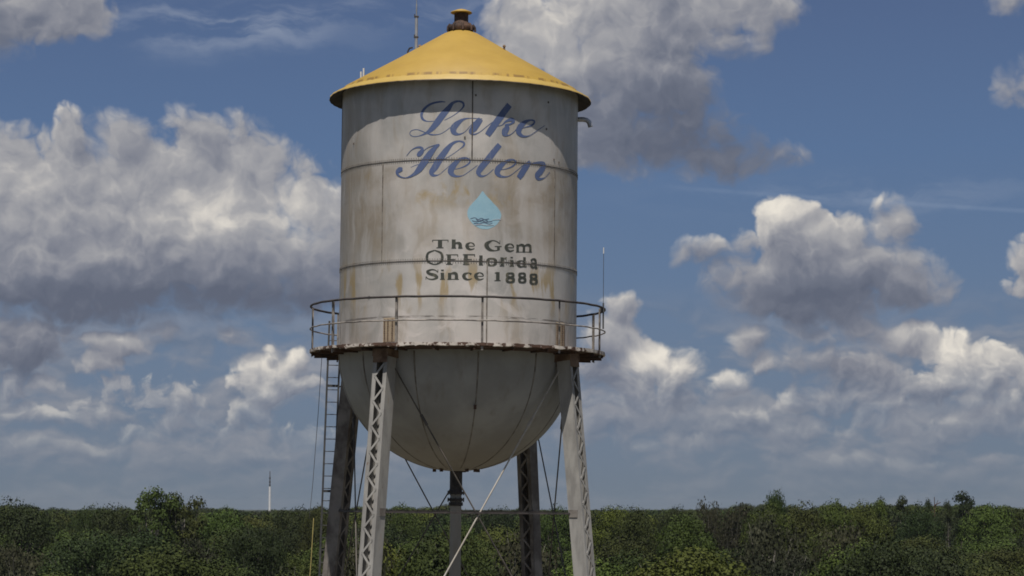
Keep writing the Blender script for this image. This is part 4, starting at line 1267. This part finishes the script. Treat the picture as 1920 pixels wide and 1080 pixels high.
REG = [(-900, 160, 'below the mound on the far left skyline'), (160, 400, 'around the tallest left skyline tree'),
       (400, 600, 'left of the ladder under the white mast'), (600, 860, 'between left tower legs and riser pipe'),
       (860, 1115, 'between riser pipe and right tower legs'), (1115, 1340, 'just right of the front right leg'),
       (1340, 1560, 'under the rounded highest tree of the right skyline'), (1560, 1780, 'left of the club shaped skyline tree'),
       (1780, 3000, 'at the right edge of the photo')]
rg = random.Random(5)
NEAR_N = 262
cands = []
y = 236.0
while y < 560:
    x = -y * 0.29
    while x < y * 0.29:
        cands.append((x + rg.uniform(-3.2, 3.2), y + rg.uniform(-3.6, 3.6)))
        x += 13.2
    y += 12.4
cands.sort(key=lambda p: p[1])
count = 0
CELLS = {}
rest = []
last_y = 0
for x, y in cands:
    px = 960 + 4500 * x / y
    inview = -60 < px < 1980
    if any((x - a) ** 2 + (y - b_) ** 2 < r_ * r_ for a, b_, r_ in TAKEN):
        continue
    if not inview or count >= NEAR_N:
        rest.append((x, y))
        continue
    w = patch(px, y)
    key = rg.choices(list(w), list(w.values()))[0]
    h = rg.gauss(15.0, 2.6) + 1.6 * math.sin(x * .035 + 1) * math.sin(y * .03)
    h = min(max(h, 10.0), 19.4 + max(0, (y - 400) * 0.012))
    h = min(h, 23.0 - (10 if 440 < px < 580 else 4) / 4500.0 * y)
    if key == 'grey':
        h += 0.8
    reg = next(r_[2] for r_ in REG if r_[0] <= px < r_[1])
    row = 'front row' if y < 300 else 'second row' if y < 360 else 'middle row' if y < 430 else 'back row'
    lab = (row, LOOK[key], reg)
    o = plant(key, rg.randrange(8), x, y, h, rg.uniform(12.0, 17.0) if key not in ('grey',) else rg.uniform(9, 12), rg.uniform(0, 6.28), None, LOOK[key].replace('tree', 'trees') + ' of the woods')
    CELLS.setdefault(lab, []).append((px, o))
    count += 1
    last_y = max(last_y, y)

ORD = ['leftmost', 'second', 'third', 'fourth', 'fifth', 'sixth', 'seventh', 'eighth', 'ninth', 'tenth', 'eleventh', 'twelfth']
for (row, look, reg), mem in CELLS.items():
    mem.sort(key=lambda q: q[0])
    for i, (px, o) in enumerate(mem):
        w = '' if len(mem) == 1 else ORD[i] + ' ' if i == 0 or i < len(mem) - 1 else 'rightmost '
        tag(o, w + row + ' ' + look + ' ' + reg, 'tree')

# the woods beyond: too many to count, one mass of trees
def far_points():
    g = np.random.default_rng(3)
    pts = [(x, y, g.uniform(0.85, 1.15), g.normal(0.92, 0.09)) for x, y in rest]
    y = 566.0
    while y < 7000:
        s = 10.5 * (y / 560) ** 0.72
        xs = np.arange(-y * 0.31, y * 0.31, s)
        n = len(xs)
        X = xs + g.uniform(-.4, .4, n) * s
        Y = y + g.uniform(-.4, .4, n) * s
        sx = g.uniform(0.85, 1.25, n) * (s / 10.5) ** 0.45
        sz = g.normal(1.0, 0.13, n).clip(0.7, 1.4) + 0.07 * np.sin(X * .011 + 2) * np.sin(Y * .004)
        cl = np.sin(X * .017 + Y * .003) + np.sin(X * .043 - Y * .007 + 1) + g.normal(size=n) * 0.6
        sz += np.where((cl > 0.4) & (Y < 3500), g.uniform(0.15, 0.68, n), 0.0)
        sz += np.where(g.random(n) < 0.05, 0.42, 0.0)
        PX = 960 + 4500 * X / Y
        lim = np.where((PX > 440) & (PX < 580), -7.0, np.where((PX > 70) & (PX < 230), -5.0, 7.0 + 5.0 * np.sin(PX * .037) * np.sin(PX * .011 + 1)))
        PX = 960 + 4500 * X / Y
        # the land and its woods roll a little: higher ground to the right, lower beside the mast
        E = np.interp(PX, [0, 70, 90, 250, 400, 440, 480, 580, 600, 850, 900, 1330, 1380, 1920], [2, 2, -6, -5, -4, -5, -9, -8, -3, 0, -6, -7, 2, 1])
        E = E + 2.2 * np.sin(PX * .061 + 1) * np.sin(PX * .017) + 1.6 * np.sin(PX * .137)
        up = (cl > 0.1) & (Y > 610) & (Y < 1700)
        sz = np.where(up, (23.0 + (E + g.uniform(-6, 4, n)) / 4500.0 * Y) / 15.4, sz)
        sz = np.minimum(sz, (23.0 + (E + np.where(up, 5.0, -3.0)) / 4500.0 * Y) / 15.4)
        sz = np.where(Y > 1700, np.minimum(sz, (23.0 - 8.5 / 4500.0 * Y) / 15.4).clip(0.55, 2), sz)
        pts += list(zip(X, Y, sx, sz))
        y += s
    return pts


pts = far_points()
me = bpy.data.meshes.new('distant_woods')
me.vertices.add(len(pts))
arr = np.array(pts)
co = np.zeros((len(pts), 3))
co[:, :2] = arr[:, :2]
me.vertices.foreach_set('co', co.reshape(-1).astype('f'))
gq = np.random.default_rng(8)
at = me.attributes.new('tree_scale', 'FLOAT_VECTOR', 'POINT')
sv_ = np.stack([arr[:, 2], arr[:, 2], arr[:, 3]], 1)
at.data.foreach_set('vector', sv_.reshape(-1).astype('f'))
at = me.attributes.new('tree_turn', 'FLOAT', 'POINT')
at.data.foreach_set('value', gq.uniform(0, 6.28, len(pts)).astype('f'))
protos = bpy.data.collections.new('far_tree_kinds')
pick = []
spec = [('leaves_green', 1), ('leaves_green', 2), ('leaves_green', 3), ('leaves_dark', 4), ('leaves_dark', 5), ('leaves_yellow', 6), ('leaves_rust', 7), ('leaves_grey', 8)]
for q, (m_, sd) in enumerate(spec):
    lm = leaf_mesh('far_crown', 100 + sd, round_lobes(50 + sd, 16, 15, 6.2), 4500, 0.42, m_)
    po = bpy.data.objects.new('far_tree_%d' % q, lm)
    protos.objects.link(po)
# kinds grow in patches
kidx = []
for (x, y, a_, b_) in pts:
    n = math.sin(x * .02 + y * .006) + math.sin(x * .047 - y * .004 + 2) * .8 + gq.normal() * .45
    if n > 1.1:
        kidx.append(int(gq.choice([5, 5, 0, 6])))
    elif n < -0.9:
        kidx.append(int(gq.choice([3, 4, 4, 7])))
    else:
        kidx.append(int(gq.choice([0, 1, 2, 1, 3, 5])))
at = me.attributes.new('tree_kind', 'INT', 'POINT')
at.data.foreach_set('value', np.array(kidx, dtype='i'))
woods = bpy.data.objects.new('distant_woods', me)
COL.objects.link(woods)
tag(woods, kind='stuff')
ng = bpy.data.node_groups.new('woods', 'GeometryNodeTree')
ng.interface.new_socket('Geometry', in_out='INPUT', socket_type='NodeSocketGeometry')
ng.interface.new_socket('Geometry', in_out='OUTPUT', socket_type='NodeSocketGeometry')
T = NT(ng)
gi, go = T.node('NodeGroupInput'), T.node('NodeGroupOutput')
m2p = T.node('GeometryNodeMeshToPoints')
iop = T.node('GeometryNodeInstanceOnPoints')
ci = T.node('GeometryNodeCollectionInfo')
ci.inputs['Collection'].default_value = protos
ci.inputs['Separate Children'].default_value = True
ci.inputs['Reset Children'].default_value = True


def attr(name, typ):
    n = T.node('GeometryNodeInputNamedAttribute', data_type=typ)
    n.inputs['Name'].default_value = name
    return n.outputs[0]


T.l.new(gi.outputs[0], m2p.inputs[0])
T.l.new(m2p.outputs[0], iop.inputs['Points'])
T.l.new(ci.outputs[0], iop.inputs['Instance'])
iop.inputs['Pick Instance'].default_value = True
T.l.new(attr('tree_kind', 'INT'), iop.inputs['Instance Index'])
T.l.new(attr('tree_scale', 'FLOAT_VECTOR'), iop.inputs['Scale'])
cx = T.node('ShaderNodeCombineXYZ')
T.l.new(attr('tree_turn', 'FLOAT'), cx.inputs[2])
T.l.new(cx.outputs[0], iop.inputs['Rotation'])
T.l.new(iop.outputs[0], go.inputs[0])
md = woods.modifiers.new('woods', 'NODES')
md.node_group = ng

# ------------------------------------------------------------------ distant white mast
x, y, h = near(507.5, 884, 1500)
mr = empty('radio_mast', (x, y, 0))
tag(mr, 'thin white radio mast with a dark antenna tip standing far beyond the woods', 'mast')
b = MB()
b.tube([(0, 0, 0), (0, 0, h - 9.5)], [0.9, 0.68], 12)
b.build('mast_pole', 'white_mast', mr)
b = MB()
b.tube([(0, 0, h - 9.6), (0, 0, h)], [0.34, 0.20], 8)
for zz in (h - 8.6, h - 6.6, h - 4.2):
    b.lathe([(0.2, zz - .5), (0.55, zz - .4), (0.55, zz + .4), (0.2, zz + .5)], 10)
b.build('antenna_array', 'rail_dark', mr)
# ------------------------------------------------------------------ thin summer haze
b = MB()
b.obox((0, 0, 24), (12200, 0, 0), (0, 12200, 0), (0, 0, 25.3))
hz = b.build('haze', 'concrete')
hm = bpy.data.materials.new('haze_air')
hm.use_nodes = True
hm.node_tree.nodes.clear()
pv = hm.node_tree.nodes.new('ShaderNodeVolumePrincipled')
pv.inputs['Density'].default_value = 0.00004
pv.inputs['Color'].default_value = (0.62, 0.70, 0.80, 1)
pv.inputs['Anisotropy'].default_value = 0.2
ho = hm.node_tree.nodes.new('ShaderNodeOutputMaterial')
hm.node_tree.links.new(pv.outputs[0], ho.inputs['Volume'])
hz.data.materials.clear()
hz.data.materials.append(hm)
tag(hz, kind='stuff')
print('near trees', count, 'to', last_y, 'far', len(pts))
